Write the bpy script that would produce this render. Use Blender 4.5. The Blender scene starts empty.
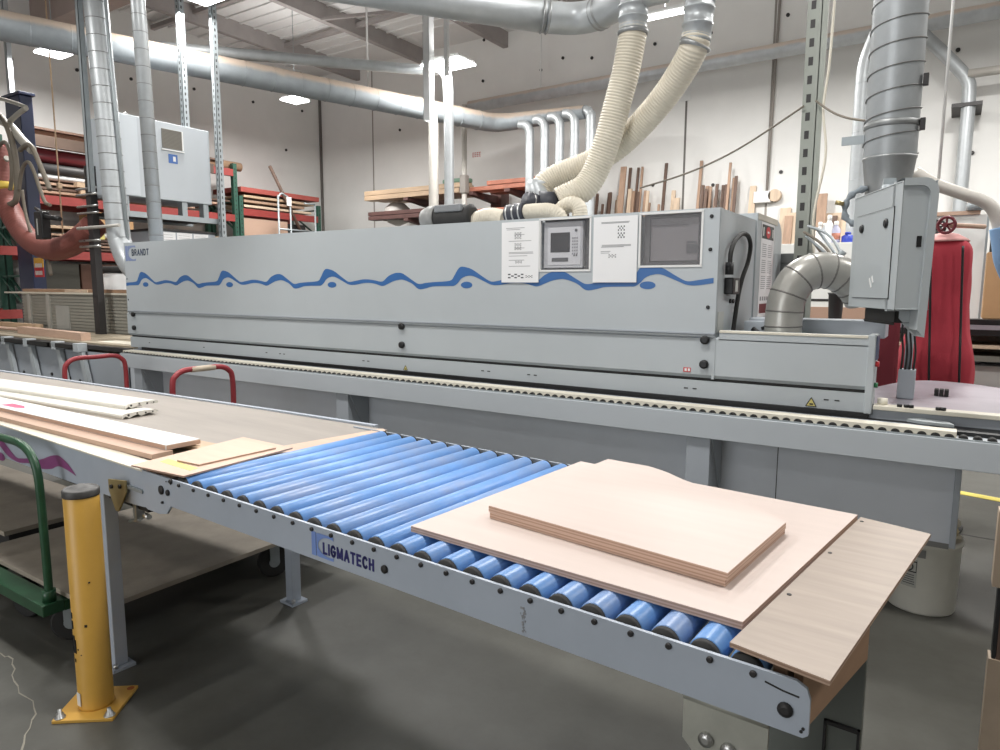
import bpy, bmesh, math, random
from mathutils import Vector, Matrix
random.seed(7)
PI = math.pi
SC = bpy.context.scene
COL = SC.collection

# ------------------------------------------------------------------ camera
F, YAW, PITCH, ROLL = 686.87, 0.58113, -0.12653, 0.003995
CY = -0.055464                      # yaw of the conveyor line in the hall
CAM = Vector((0, 0, 1.55))
_f = Vector((-math.sin(YAW) * math.cos(PITCH), math.cos(YAW) * math.cos(PITCH), math.sin(PITCH)))
_r = Vector((math.cos(YAW), math.sin(YAW), 0))
_u = _r.cross(_f)
R_ = _r * math.cos(ROLL) + _u * math.sin(ROLL)
U_ = -_r * math.sin(ROLL) + _u * math.cos(ROLL)
cam = bpy.data.cameras.new('camera')
cam.sensor_width = 36
cam.lens = F * 36 / 1000
cam.clip_start = 0.05
co = bpy.data.objects.new('camera', cam)
COL.objects.link(co)
co.matrix_world = Matrix(((R_.x, U_.x, -_f.x, CAM.x), (R_.y, U_.y, -_f.y, CAM.y), (R_.z, U_.z, -_f.z, CAM.z), (0, 0, 0, 1)))
SC.camera = co

# survey of the photograph: a sighted point at a known distance (plane y, x or z)
def _ray(x, y):
    return R_ * ((x - 500) / F) - U_ * ((y - 375) / F) + _f
def sy(x, y, Y):
    d = _ray(x, y); return CAM + d * ((Y - CAM.y) / d.y)
def sx(x, y, X):
    d = _ray(x, y); return CAM + d * ((X - CAM.x) / d.x)
def sz(x, y, Z):
    d = _ray(x, y); return CAM + d * ((Z - CAM.z) / d.z)
CU = Vector((math.cos(CY), math.sin(CY), 0)); CV = Vector((-math.sin(CY), math.cos(CY), 0))
def to_c(p):
    return Vector((p.dot(CU), p.dot(CV), p.z))
def cz(x, y, Z):
    return to_c(sz(x, y, Z))
def cv(x, y, v):
    d = _ray(x, y); return to_c(CAM + d * (v / d.dot(CV)))

# ------------------------------------------------------------------ materials
def lin(c):
    out = []
    for v in c:
        v = v / 255.0
        out.append(v / 12.92 if v <= 0.04045 else ((v + 0.055) / 1.055) ** 2.4)
    return out
MATS = {}
def M(name, rgb, rough=0.5, metal=0.0, var=0.06, vs=4.0, bump=0.0, bs=60.0, stretch=(1, 1, 1), spec=0.5, rv=0.0):
    m = bpy.data.materials.new(name); m.use_nodes = True
    nt = m.node_tree; b = nt.nodes['Principled BSDF']
    b.inputs['Roughness'].default_value = rough; b.inputs['Metallic'].default_value = metal
    b.inputs['Specular IOR Level'].default_value = spec
    c = lin(rgb)
    tc = nt.nodes.new('ShaderNodeTexCoord'); mp = nt.nodes.new('ShaderNodeMapping')
    mp.inputs['Scale'].default_value = stretch
    nt.links.new(tc.outputs['Object'], mp.inputs['Vector'])
    nz = nt.nodes.new('ShaderNodeTexNoise'); nz.inputs['Scale'].default_value = vs; nz.inputs['Detail'].default_value = 6
    nz.inputs['Roughness'].default_value = 0.6
    nt.links.new(mp.outputs['Vector'], nz.inputs['Vector'])
    rp = nt.nodes.new('ShaderNodeValToRGB')
    rp.color_ramp.elements[0].position = 0.3; rp.color_ramp.elements[1].position = 0.7
    rp.color_ramp.elements[0].color = [max(0, v * (1 - var)) for v in c] + [1]
    rp.color_ramp.elements[1].color = [min(1, v * (1 + var)) for v in c] + [1]
    nt.links.new(nz.outputs['Fac'], rp.inputs['Fac']); nt.links.new(rp.outputs['Color'], b.inputs['Base Color'])
    if rv:
        mr = nt.nodes.new('ShaderNodeMapRange'); mr.inputs['To Min'].default_value = max(0.02, rough - rv); mr.inputs['To Max'].default_value = min(1, rough + rv)
        nt.links.new(nz.outputs['Fac'], mr.inputs['Value']); nt.links.new(mr.outputs['Result'], b.inputs['Roughness'])
    if bump:
        n2 = nt.nodes.new('ShaderNodeTexNoise'); n2.inputs['Scale'].default_value = bs; n2.inputs['Detail'].default_value = 4
        nt.links.new(mp.outputs['Vector'], n2.inputs['Vector'])
        bp = nt.nodes.new('ShaderNodeBump'); bp.inputs['Strength'].default_value = bump; bp.inputs['Distance'].default_value = 0.01
        nt.links.new(n2.outputs['Fac'], bp.inputs['Height']); nt.links.new(bp.outputs['Normal'], b.inputs['Normal'])
    MATS[name] = m
    return m

def plywood(name, face, edge_a, edge_b, pitch=0.0035, rough=0.55, var=0.03):
    """veneer face on top, striped plies on the cut edges"""
    m = M(name, face, rough, 0, var, 6, 0.0, 60, (0.4, 4, 1))
    nt = m.node_tree; b = nt.nodes['Principled BSDF']; ramp = [n for n in nt.nodes if n.type == 'VALTORGB'][0]
    tc = [n for n in nt.nodes if n.type == 'TEX_COORD'][0]
    sp = nt.nodes.new('ShaderNodeSeparateXYZ'); nt.links.new(tc.outputs['Object'], sp.inputs[0])
    mu = nt.nodes.new('ShaderNodeMath'); mu.operation = 'MULTIPLY'; mu.inputs[1].default_value = 2 * PI / (2 * pitch)
    nt.links.new(sp.outputs['Z'], mu.inputs[0])
    si = nt.nodes.new('ShaderNodeMath'); si.operation = 'SINE'; nt.links.new(mu.outputs[0], si.inputs[0])
    mr = nt.nodes.new('ShaderNodeMapRange'); mr.inputs['From Min'].default_value = -1; nt.links.new(si.outputs[0], mr.inputs['Value'])
    r2 = nt.nodes.new('ShaderNodeValToRGB'); r2.color_ramp.elements[0].color = lin(edge_a) + [1]; r2.color_ramp.elements[1].color = lin(edge_b) + [1]
    nt.links.new(mr.outputs['Result'], r2.inputs['Fac'])
    ge = nt.nodes.new('ShaderNodeNewGeometry'); s2 = nt.nodes.new('ShaderNodeSeparateXYZ'); nt.links.new(ge.outputs['True Normal'], s2.inputs[0])
    ab = nt.nodes.new('ShaderNodeMath'); ab.operation = 'ABSOLUTE'; nt.links.new(s2.outputs['Z'], ab.inputs[0])
    gt = nt.nodes.new('ShaderNodeMath'); gt.operation = 'GREATER_THAN'; gt.inputs[1].default_value = 0.5; nt.links.new(ab.outputs[0], gt.inputs[0])
    mx = nt.nodes.new('ShaderNodeMix'); mx.data_type = 'RGBA'
    nt.links.new(gt.outputs[0], mx.inputs['Factor']); nt.links.new(r2.outputs['Color'], mx.inputs['A']); nt.links.new(ramp.outputs['Color'], mx.inputs['B'])
    nt.links.new(mx.outputs['Result'], b.inputs['Base Color'])
    return m

def emissive(name, rgb, strength):
    m = bpy.data.materials.new(name); m.use_nodes = True
    b = m.node_tree.nodes['Principled BSDF']
    b.inputs['Base Color'].default_value = (0.8, 0.8, 0.8, 1)
    b.inputs['Emission Color'].default_value = lin(rgb) + [1]; b.inputs['Emission Strength'].default_value = strength
    MATS[name] = m; return m

def glassy(name, tint, alpha):
    m = bpy.data.materials.new(name); m.use_nodes = True
    b = m.node_tree.nodes['Principled BSDF']
    b.inputs['Base Color'].default_value = lin(tint) + [1]; b.inputs['Roughness'].default_value = 0.12; b.inputs['Alpha'].default_value = alpha
    MATS[name] = m; return m

machine = M('machine_grey_paint', (178, 184, 187), 0.42, 0, 0.03, 2)
machine_d = M('machine_lower_grey_paint', (166, 172, 179), 0.45, 0, 0.05, 2)
conv_paint = M('conveyor_grey_paint', (174, 182, 193), 0.4, 0, 0.05, 5)
shell = M('cabinet_shell_grey', (172, 178, 180), 0.45, 0, 0.02, 3)
cream = M('cream_plastic', (222, 216, 200), 0.5, 0, 0.04, 8)
white = M('white_paint', (226, 226, 224), 0.45, 0, 0.03, 5)
paper = M('white_paper', (232, 232, 232), 0.7, 0, 0.01, 5)
ink = M('grey_print', (150, 150, 152), 0.8, 0, 0.05, 20)
ink_d = M('dark_print', (80, 80, 84), 0.8, 0, 0.05, 20)
black = M('black_plastic', (24, 24, 25), 0.45, 0, 0.1, 8)
rubber = M('dark_rubber', (38, 37, 36), 0.7, 0, 0.15, 12)
dark = M('dark_steel', (52, 50, 50), 0.5, 0.3, 0.1, 8)
steel = M('bright_steel', (190, 190, 188), 0.3, 0.9, 0.08, 9, rv=0.1)
galv = M('galvanised_sheet', (172, 176, 178), 0.42, 0.35, 0.10, 7, 0.05, 25, rv=0.09)
galv_d = M('galvanised_strut', (156, 163, 166), 0.5, 0.4, 0.06, 10)
strut_paint = M('grey_green_angle_iron', (150, 154, 146), 0.5, 0.1, 0.06, 8)
duct_dusty = M('dusty_duct', (182, 178, 171), 0.55, 0.25, 0.12, 4, rv=0.1)
elbow_m = M('grey_duct_elbow', (168, 166, 160), 0.32, 0.35, 0.08, 9)
blue_roll = M('blue_roller_sleeve', (106, 153, 212), 0.36, 0, 0.14, 5, 0.03, 40, (1, 1.2, 1), rv=0.1)
blue_dk = M('navy_print', (48, 46, 110), 0.5, 0, 0.03)
blue_lt = M('light_blue_print', (122, 148, 208), 0.5, 0, 0.03)
blue_grey = M('grey_blue_print', (128, 142, 178), 0.5, 0, 0.03)
blue_wave = M('blue_wave_print', (52, 100, 158), 0.45, 0, 0.05, 3)
purple_wave = M('purple_wave_print', (138, 66, 122), 0.45, 0, 0.05, 3)
belt_m = M('grey_brown_belt', (158, 150, 142), 0.55, 0, 0.10, 2.5, 0.05, 30, (0.5, 3, 1))
ply = plywood('birch_plywood', (208, 193, 185), (176, 142, 122), (210, 180, 160))
ply_worn = plywood('worn_grey_plywood', (164, 151, 140), (150, 120, 100), (186, 158, 136), var=0.12)
ply_thin = plywood('thin_pink_plywood', (206, 178, 158), (160, 128, 110), (190, 158, 138), 0.002, var=0.06)
mdf = M('brown_fibreboard', (160, 128, 102), 0.6, 0, 0.08, 8, 0.05, 60, (1, 1, 3))
tan = M('tan_softwood', (190, 164, 136), 0.6, 0, 0.16, 5, 0.05, 40, (0.3, 3, 3))
pinkwood = M('pink_brown_softwood', (190, 160, 140), 0.6, 0, 0.10, 5, 0.04, 40, (0.3, 3, 3))
wood_d = M('dark_hardwood', (104, 82, 70), 0.6, 0, 0.2, 5, 0.05, 40, (3, 3, 0.4))
wood_m = M('mid_brown_strip', (170, 140, 118), 0.6, 0, 0.2, 5, 0.05, 40, (3, 3, 0.4))
wood_l = M('pale_strip', (208, 186, 162), 0.6, 0, 0.12, 5, 0.05, 40, (3, 3, 0.4))
whiteboard = M('white_melamine', (228, 228, 224), 0.45, 0, 0.02, 4)
white_mould = M('primed_white_moulding', (224, 221, 212), 0.5, 0, 0.03, 6)
deckwood = M('dirty_deck_plywood', (160, 150, 136), 0.7, 0, 0.18, 4, 0.1, 30, (1, 1, 1))
tablewood = M('worn_table_plank', (160, 148, 128), 0.65, 0, 0.12, 3, 0.05, 40, (0.4, 3, 1))
green = M('green_paint', (36, 76, 50), 0.35, 0, 0.25, 9)
rack_green = M('rack_green_paint', (50, 88, 74), 0.5, 0, 0.12, 9)
rack_red = M('rack_red_paint', (150, 62, 58), 0.5, 0, 0.1, 7)
red_handle = M('worn_red_paint', (150, 52, 58), 0.45, 0, 0.12, 10)
red_bag = M('red_woven_fabric', (184, 56, 70), 0.75, 0, 0.08, 6, 0.25, 14)
red_dust = M('dusty_pink_fabric', (218, 164, 160), 0.85, 0, 0.08, 8)
red_hose = M('dull_red_hose', (126, 72, 64), 0.6, 0, 0.10, 8)
maroon = M('maroon_roll', (118, 48, 52), 0.35, 0, 0.05, 6)
yellow = M('safety_yellow_paint', (206, 160, 72), 0.38, 0, 0.06, 6, 0.03, 30, rv=0.08)
yellow_s = M('yellow_sticker', (216, 202, 122), 0.6, 0, 0.05, 10)
yellow_l = M('yellow_floor_paint', (206, 190, 90), 0.6, 0, 0.12, 7)
orange = M('rust_orange_steel', (168, 108, 88), 0.6, 0, 0.15, 5)
rust = M('rust_brown_steel', (98, 70, 66), 0.65, 0.1, 0.2, 6)
navy = M('dark_blue_paint', (26, 36, 66), 0.45, 0, 0.08, 4)
blue_cap = M('blue_plastic', (40, 60, 160), 0.4, 0, 0.05)
blue_hose = M('pale_blue_hose', (122, 158, 196), 0.5, 0, 0.06)
red_s = M('red_sticker', (196, 44, 50), 0.5, 0, 0.05)
pink_s = M('pink_highlighter', (244, 88, 120), 0.6, 0, 0.05)
brass = M('brass_plate', (176, 158, 112), 0.4, 0.6, 0.12, 8)
hose_m = M('cream_flexible_hose', (200, 192, 175), 0.45, 0, 0.07, 4)
grey_cable = M('grey_brown_cable', (112, 104, 92), 0.6, 0, 0.1, 9)
corr = M('grey_corrugated_panel', (150, 148, 138), 0.6, 0, 0.06, 3)
screen_m = M('dark_screen', (70, 70, 72), 0.15, 0, 0.03)
crt = M('grey_terminal_plastic', (200, 200, 204), 0.45, 0, 0.03)
grille_m = M('grey_brown_grille', (132, 128, 120), 0.6, 0, 0.05)
card = M('cardboard_brown', (188, 148, 106), 0.7, 0, 0.06)
bucket_m = M('milky_white_bucket', (206, 204, 194), 0.4, 0, 0.05, 6)
infeed_m = M('violet_grey_table_plate', (164, 158, 166), 0.38, 0.15, 0.08, 3, stretch=(0.5, 4, 1))
brownboard = M('brown_board', (92, 62, 48), 0.6, 0, 0.1, 4)
wallpaint = M('off_white_concrete_wall', (229, 228, 225), 0.8, 0, 0.05, 0.8, 0.04, 30)
roofpaint = M('painted_roof_deck', (226, 225, 224), 0.8, 0, 0.05, 1.5)
roofsteel = M('brown_grey_roof_steel', (160, 154, 152), 0.7, 0.1, 0.08, 3)
glulam = M('brown_roof_beam', (168, 152, 144), 0.7, 0, 0.08, 3)
pane_m = glassy('tinted_pane', (150, 150, 154), 0.10)
pane_d = glassy('grey_tinted_pane', (128, 126, 128), 0.22)
led = emissive('lit_diffuser', (255, 255, 255), 14)

def floor_mat():
    m = M('stained_concrete_floor', (87, 87, 82), 0.5, 0, 0.10, 0.9, 0.03, 40, rv=0.10)
    nt = m.node_tree; b = nt.nodes['Principled BSDF']; ramp = [n for n in nt.nodes if n.type == 'VALTORGB'][0]
    mp = [n for n in nt.nodes if n.type == 'MAPPING'][0]
    n2 = nt.nodes.new('ShaderNodeTexNoise'); n2.inputs['Scale'].default_value = 3.5; n2.inputs['Detail'].default_value = 8; n2.inputs['Roughness'].default_value = 0.7
    nt.links.new(mp.outputs['Vector'], n2.inputs['Vector'])
    r2 = nt.nodes.new('ShaderNodeValToRGB'); r2.color_ramp.elements[0].position = 0.35; r2.color_ramp.elements[1].position = 0.7
    r2.color_ramp.elements[0].color = (0.82, 0.80, 0.76, 1); r2.color_ramp.elements[1].color = (1.08, 1.07, 1.05, 1)
    nt.links.new(n2.outputs['Fac'], r2.inputs['Fac'])
    mx = nt.nodes.new('ShaderNodeMix'); mx.data_type = 'RGBA'; mx.blend_type = 'MULTIPLY'; mx.inputs['Factor'].default_value = 1
    nt.links.new(ramp.outputs['Color'], mx.inputs['A']); nt.links.new(r2.outputs['Color'], mx.inputs['B'])
    nt.links.new(mx.outputs['Result'], b.inputs['Base Color'])
    return m
floor_m = floor_mat()
def dusted(name, base, dust, rough, metal):
    m = M(name, base, rough, metal, .10, 6)
    nt = m.node_tree; b = nt.nodes['Principled BSDF']; ramp = [n for n in nt.nodes if n.type == 'VALTORGB'][0]
    ge = nt.nodes.new('ShaderNodeNewGeometry'); sp = nt.nodes.new('ShaderNodeSeparateXYZ'); nt.links.new(ge.outputs['Normal'], sp.inputs[0])
    nz = [n for n in nt.nodes if n.type == 'TEX_NOISE'][0]
    ad = nt.nodes.new('ShaderNodeMath'); ad.operation = 'MULTIPLY_ADD'; ad.inputs[1].default_value = .5; nt.links.new(nz.outputs['Fac'], ad.inputs[0]); nt.links.new(sp.outputs['Z'], ad.inputs[2])
    mr = nt.nodes.new('ShaderNodeMapRange'); mr.inputs['From Min'].default_value = .35; mr.inputs['From Max'].default_value = .65; nt.links.new(ad.outputs[0], mr.inputs['Value'])
    mx = nt.nodes.new('ShaderNodeMix'); mx.data_type = 'RGBA'; mx.inputs['B'].default_value = lin(dust) + [1]
    nt.links.new(mr.outputs['Result'], mx.inputs['Factor']); nt.links.new(ramp.outputs['Color'], mx.inputs['A']); nt.links.new(mx.outputs['Result'], b.inputs['Base Color'])
    me_ = nt.nodes.new('ShaderNodeMath'); me_.operation = 'MULTIPLY_ADD'; me_.inputs[1].default_value = -metal; me_.inputs[2].default_value = metal
    nt.links.new(mr.outputs['Result'], me_.inputs[0]); nt.links.new(me_.outputs[0], b.inputs['Metallic'])
    return m
trunk_m = dusted('trunk_duct_with_dust_on_top', (146, 152, 156), (184, 168, 153), .6, .25)
pipe_m = dusted('wall_pipe_with_dust_on_top', (196, 200, 203), (214, 200, 188), .5, .25)
def worn_roller(m):
    nt = m.node_tree; b = nt.nodes['Principled BSDF']; ramp = [n for n in nt.nodes if n.type == 'VALTORGB'][0]
    tc = [n for n in nt.nodes if n.type == 'TEX_COORD'][0]; oi = nt.nodes.new('ShaderNodeObjectInfo')
    ad = nt.nodes.new('ShaderNodeVectorMath'); ad.operation = 'ADD'; cx = nt.nodes.new('ShaderNodeCombineXYZ')
    mu = nt.nodes.new('ShaderNodeMath'); mu.operation = 'MULTIPLY'; mu.inputs[1].default_value = 37.0
    nt.links.new(oi.outputs['Random'], mu.inputs[0]); nt.links.new(mu.outputs[0], cx.inputs[1]); nt.links.new(mu.outputs[0], cx.inputs[0])
    nt.links.new(tc.outputs['Object'], ad.inputs[0]); nt.links.new(cx.outputs[0], ad.inputs[1])
    nz = nt.nodes.new('ShaderNodeTexNoise'); nz.inputs['Scale'].default_value = 3.2; nz.inputs['Detail'].default_value = 7; nz.inputs['Roughness'].default_value = .65
    nt.links.new(ad.outputs[0], nz.inputs['Vector'])
    mr = nt.nodes.new('ShaderNodeMapRange'); mr.inputs['From Min'].default_value = .45; mr.inputs['From Max'].default_value = .72; mr.inputs['To Max'].default_value = .75; nt.links.new(nz.outputs['Fac'], mr.inputs['Value'])
    mx = nt.nodes.new('ShaderNodeMix'); mx.data_type = 'RGBA'; mx.inputs['B'].default_value = lin((150, 160, 186)) + [1]
    nt.links.new(mr.outputs['Result'], mx.inputs['Factor']); nt.links.new(ramp.outputs['Color'], mx.inputs['A']); nt.links.new(mx.outputs['Result'], b.inputs['Base Color'])
worn_roller(blue_roll)

# ------------------------------------------------------------------ mesh builder
def spline(pts, n=8):
    pts = [Vector(p) for p in pts]
    out = []
    for i in range(len(pts) - 1):
        p0 = pts[max(0, i - 1)]; p1 = pts[i]; p2 = pts[i + 1]; p3 = pts[min(len(pts) - 1, i + 2)]
        for k in range(n):
            t = k / n
            out.append(0.5 * ((2 * p1) + (p2 - p0) * t + (2 * p0 - 5 * p1 + 4 * p2 - p3) * t * t + (-p0 + 3 * p1 - 3 * p2 + p3) * t ** 3))
    out.append(pts[-1]); return out
def resample(pts, step):
    out = [pts[0].copy()]; acc = 0.0
    for a, b in zip(pts, pts[1:]):
        L = (b - a).length
        if L < 1e-9: continue
        while acc + L >= step:
            t = (step - acc) / L; a = a + (b - a) * t; out.append(a.copy()); L = (b - a).length; acc = 0.0
            if L < 1e-9: break
        acc += L
    return out

class MB:
    def __init__(s): s.bm = bmesh.new()
    def box(s, x0, x1, y0, y1, z0, z1, bev=0.0, rot=None, about=None, seg=2):
        r = bmesh.ops.create_cube(s.bm, size=1.0); vs = r['verts']
        c = Vector(((x0 + x1) / 2, (y0 + y1) / 2, (z0 + z1) / 2)); d = Vector((abs(x1 - x0), abs(y1 - y0), abs(z1 - z0)))
        for v in vs: v.co = Vector((v.co.x * d.x, v.co.y * d.y, v.co.z * d.z)) + c
        if rot is not None:
            a = Vector(about) if about is not None else c
            for v in vs: v.co = rot @ (v.co - a) + a
        if bev > 0:
            es = list({e for v in vs for e in v.link_edges})
            bmesh.ops.bevel(s.bm, geom=es, offset=min(bev, min(d) * 0.45), segments=seg, affect='EDGES', profile=0.5)
        return s
    def ring_tube(s, pts, radii, seg=16, caps=True):
        pts = [Vector(p) for p in pts]; n = len(pts)
        T = []
        for i in range(n):
            a = pts[max(0, i - 1)]; b = pts[min(n - 1, i + 1)]; T.append((b - a).normalized())
        ref = Vector((0, 0, 1)) if abs(T[0].z) < 0.9 else Vector((1, 0, 0))
        N = (ref - T[0] * ref.dot(T[0])).normalized(); rings = []
        for i in range(n):
            N = (N - T[i] * N.dot(T[i])).normalized(); B = T[i].cross(N)
            rr = radii[i] if isinstance(radii, (list, tuple)) else radii
            rings.append([s.bm.verts.new(pts[i] + (N * math.cos(2 * PI * k / seg) + B * math.sin(2 * PI * k / seg)) * rr) for k in range(seg)])
        for a, b in zip(rings, rings[1:]):
            for k in range(seg):
                f = s.bm.faces.new((a[k], a[(k + 1) % seg], b[(k + 1) % seg], b[k])); f.smooth = True
        if caps:
            s.bm.faces.new(list(reversed(rings[0]))); s.bm.faces.new(rings[-1])
        return s
    def cyl(s, p0, p1, r0, r1=None, seg=20, caps=True):
        r1 = r0 if r1 is None else r1
        return s.ring_tube([p0, p1], [r0, r1], seg, caps)
    def tube(s, ctrl, r, seg=14, n=8, caps=True):
        return s.ring_tube(spline(ctrl, n), r, seg, caps)
    def lathe(s, c, prof, seg=28, axis='Z'):
        c = Vector(c); rings = []
        for (r, h) in prof:
            ring = []
            for k in range(seg):
                a = 2 * PI * k / seg; x, y = r * math.cos(a), r * math.sin(a)
                p = Vector((x, y, h)) if axis == 'Z' else (Vector((x, h, y)) if axis == 'Y' else Vector((h, x, y)))
                ring.append(s.bm.verts.new(c + p))
            rings.append(ring)
        for a, b in zip(rings, rings[1:]):
            for k in range(seg):
                f = s.bm.faces.new((a[k], a[(k + 1) % seg], b[(k + 1) % seg], b[k])); f.smooth = True
        s.bm.faces.new(list(reversed(rings[0]))); s.bm.faces.new(rings[-1])
        return s
    def prism(s, poly, fa, fb):
        """poly: list of 2-D points; fa, fb map (a, b) to the two end faces"""
        A = [s.bm.verts.new(fa(*p)) for p in poly]; B = [s.bm.verts.new(fb(*p)) for p in poly]; n = len(poly)
        s.bm.faces.new(A); s.bm.faces.new(list(reversed(B)))
        for k in range(n): s.bm.faces.new((A[k], B[k], B[(k + 1) % n], A[(k + 1) % n]))
        return s
    def slab(s, poly, z0, z1):
        return s.prism(poly, lambda a, b: Vector((a, b, z0)), lambda a, b: Vector((a, b, z1)))
    def xz(s, poly, y0, y1):
        return s.prism(poly, lambda a, b: Vector((a, y0, b)), lambda a, b: Vector((a, y1, b)))
    def yz(s, poly, x0, x1):
        return s.prism(poly, lambda a, b: Vector((x0, a, b)), lambda a, b: Vector((x1, a, b)))
    def bar(s, p0, p1, w, h, up=(0, 0, 1)):
        p0 = Vector(p0); p1 = Vector(p1); t = (p1 - p0).normalized(); u = Vector(up)
        if abs(u.dot(t)) > 0.95: u = Vector((1, 0, 0))
        a = t.cross(u).normalized(); b = a.cross(t).normalized()
        A = [s.bm.verts.new(p0 + a * i * w / 2 + b * j * h / 2) for i, j in ((-1, -1), (1, -1), (1, 1), (-1, 1))]
        B = [s.bm.verts.new(p1 + a * i * w / 2 + b * j * h / 2) for i, j in ((-1, -1), (1, -1), (1, 1), (-1, 1))]
        s.bm.faces.new(A); s.bm.faces.new(list(reversed(B)))
        for k in range(4): s.bm.faces.new((A[k], B[k], B[(k + 1) % 4], A[(k + 1) % 4]))
        return s
    def strip(s, top, bot, y, t=0.0015):
        """a printed band between two lists of (x, z), facing -y"""
        n = len(top)
        A = [s.bm.verts.new((p[0], y, p[1])) for p in top]; B = [s.bm.verts.new((p[0], y, p[1])) for p in bot]
        for k in range(n - 1): s.bm.faces.new((A[k], B[k], B[k + 1], A[k + 1]))
        return s
    def bounds(s):
        xs = [v.co for v in s.bm.verts]
        return Vector((min(v.x for v in xs), min(v.y for v in xs), min(v.z for v in xs))), Vector((max(v.x for v in xs), max(v.y for v in xs), max(v.z for v in xs)))
    def mesh(s, name, mat, org=Vector((0, 0, 0))):
        bmesh.ops.recalc_face_normals(s.bm, faces=s.bm.faces)
        for v in s.bm.verts: v.co -= org
        me = bpy.data.meshes.new(name); s.bm.to_mesh(me); s.bm.free(); me.materials.append(mat); return me

ORG = {}
def tag(o, label=None, cat=None, group=None, kind=None):
    if label: o['label'] = label
    if cat: o['category'] = cat
    if group: o['group'] = group
    if kind: o['kind'] = kind
    return o
def frame(p, conv):
    p = Vector(p)
    return CU * p.x + CV * p.y + Vector((0, 0, p.z)) if conv else p
def thing(name, label, cat, base=(0, 0, 0), conv=False, group=None):
    o = bpy.data.objects.new(name, None); o.empty_display_size = 0.1; COL.objects.link(o)
    o.location = frame(base, conv); o.rotation_euler.z = CY if conv else 0
    ORG[o.name] = Vector(base); return tag(o, label, cat, group)
def part(name, mb, mat, parent, label=None, kind=None):
    """a part given in the same coordinates as its thing"""
    org = ORG[parent.name]
    o = bpy.data.objects.new(name, mb.mesh(name, mat, org)); COL.objects.link(o); o.parent = parent
    ORG[o.name] = org
    return tag(o, label, kind=kind)
def part_copy(src, parent, offset):
    o = src.copy(); COL.objects.link(o); o.parent = parent; o.location = Vector(offset)
    ORG[o.name] = ORG.get(parent.name, Vector((0, 0, 0))); return o
def solo(name, mb, mat, label, cat, group=None, conv=False, kind=None):
    lo, hi = mb.bounds(); b = Vector(((lo.x + hi.x) / 2, (lo.y + hi.y) / 2, lo.z))
    o = bpy.data.objects.new(name, mb.mesh(name, mat, b)); COL.objects.link(o)
    o.location = frame(b, conv); o.rotation_euler.z = CY if conv else 0
    ORG[o.name] = b
    return tag(o, label, cat, group, kind)
def struct(name, mb, mat):
    o = bpy.data.objects.new(name, mb.mesh(name, mat)); COL.objects.link(o); ORG[o.name] = Vector((0, 0, 0))
    return tag(o, kind='structure')
def _arc(cx, cy, rx, ry, a0, a1, n=8):
    return [(cx + rx * math.cos(math.radians(a0 + (a1 - a0) * k / n)), cy + ry * math.sin(math.radians(a0 + (a1 - a0) * k / n))) for k in range(n + 1)]
GLYPH = {
    'L': (.52, [[(0, 1), (0, 0), (.52, 0)]]), 'I': (.0, [[(0, 0), (0, 1)]]),
    'G': (.66, [_arc(.33, .5, .33, .5, 40, 180, 8) + _arc(.33, .5, .33, .5, 180, 340, 9)[1:] + [(.66, .46), (.38, .46)]]),
    'M': (.78, [[(0, 0), (0, 1), (.39, .1), (.78, 1), (.78, 0)]]), 'A': (.68, [[(0, 0), (.34, 1), (.68, 0)], [(.12, .34), (.56, .34)]]),
    'T': (.60, [[(0, 1), (.60, 1)], [(.30, 1), (.30, 0)]]), 'E': (.52, [[(.52, 1), (0, 1), (0, 0), (.52, 0)], [(0, .52), (.46, .52)]]),
    'C': (.62, [_arc(.33, .5, .33, .5, 42, 318, 14)]), 'H': (.58, [[(0, 0), (0, 1)], [(.58, 0), (.58, 1)], [(0, .52), (.58, .52)]]),
    'B': (.54, [[(0, 0), (0, 1), (.30, 1)] + _arc(.30, .76, .22, .24, 90, -90, 6)[1:] + [(0, .52)], [(.30, .52)] + _arc(.30, .26, .25, .26, 90, -90, 6)[1:] + [(0, 0)]]),
    'R': (.56, [[(0, 0), (0, 1), (.30, 1)] + _arc(.30, .75, .24, .25, 90, -90, 6)[1:] + [(0, .5)], [(.28, .5), (.58, 0)]]),
    'N': (.60, [[(0, 0), (0, 1), (.60, 0), (.60, 1)]]), 'D': (.58, [[(0, 0), (0, 1), (.24, 1)] + _arc(.24, .5, .34, .5, 90, -90, 8)[1:] + [(0, 0)]]),
}
def lettering(name, text, h, mat, parent, p, wide=1.0, gap=.26, thick=.17):
    """block letters facing -y, each letter a part, lower left corner at p; h = cap height"""
    x = p[0]
    for ch in text:
        w, lines = GLYPH[ch]; m = MB(); t = h * thick
        for ln in lines:
            for a, b in zip(ln, ln[1:]):
                A = Vector((x + a[0] * h * wide, p[1], p[2] + t / 2 + a[1] * (h - t))); B = Vector((x + b[0] * h * wide, p[1], p[2] + t / 2 + b[1] * (h - t)))
                d = (B - A).normalized() * t * .42; m.bar(A - d, B + d, t, .0008, (0, 1, 0))
        part(name, m, mat, parent); x += (w * wide + gap) * h
def disc(mb, x, z, y, r, t=0.004, seg=16):
    return mb.cyl((x, y, z), (x, y - t, z), r, r, seg)
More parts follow.
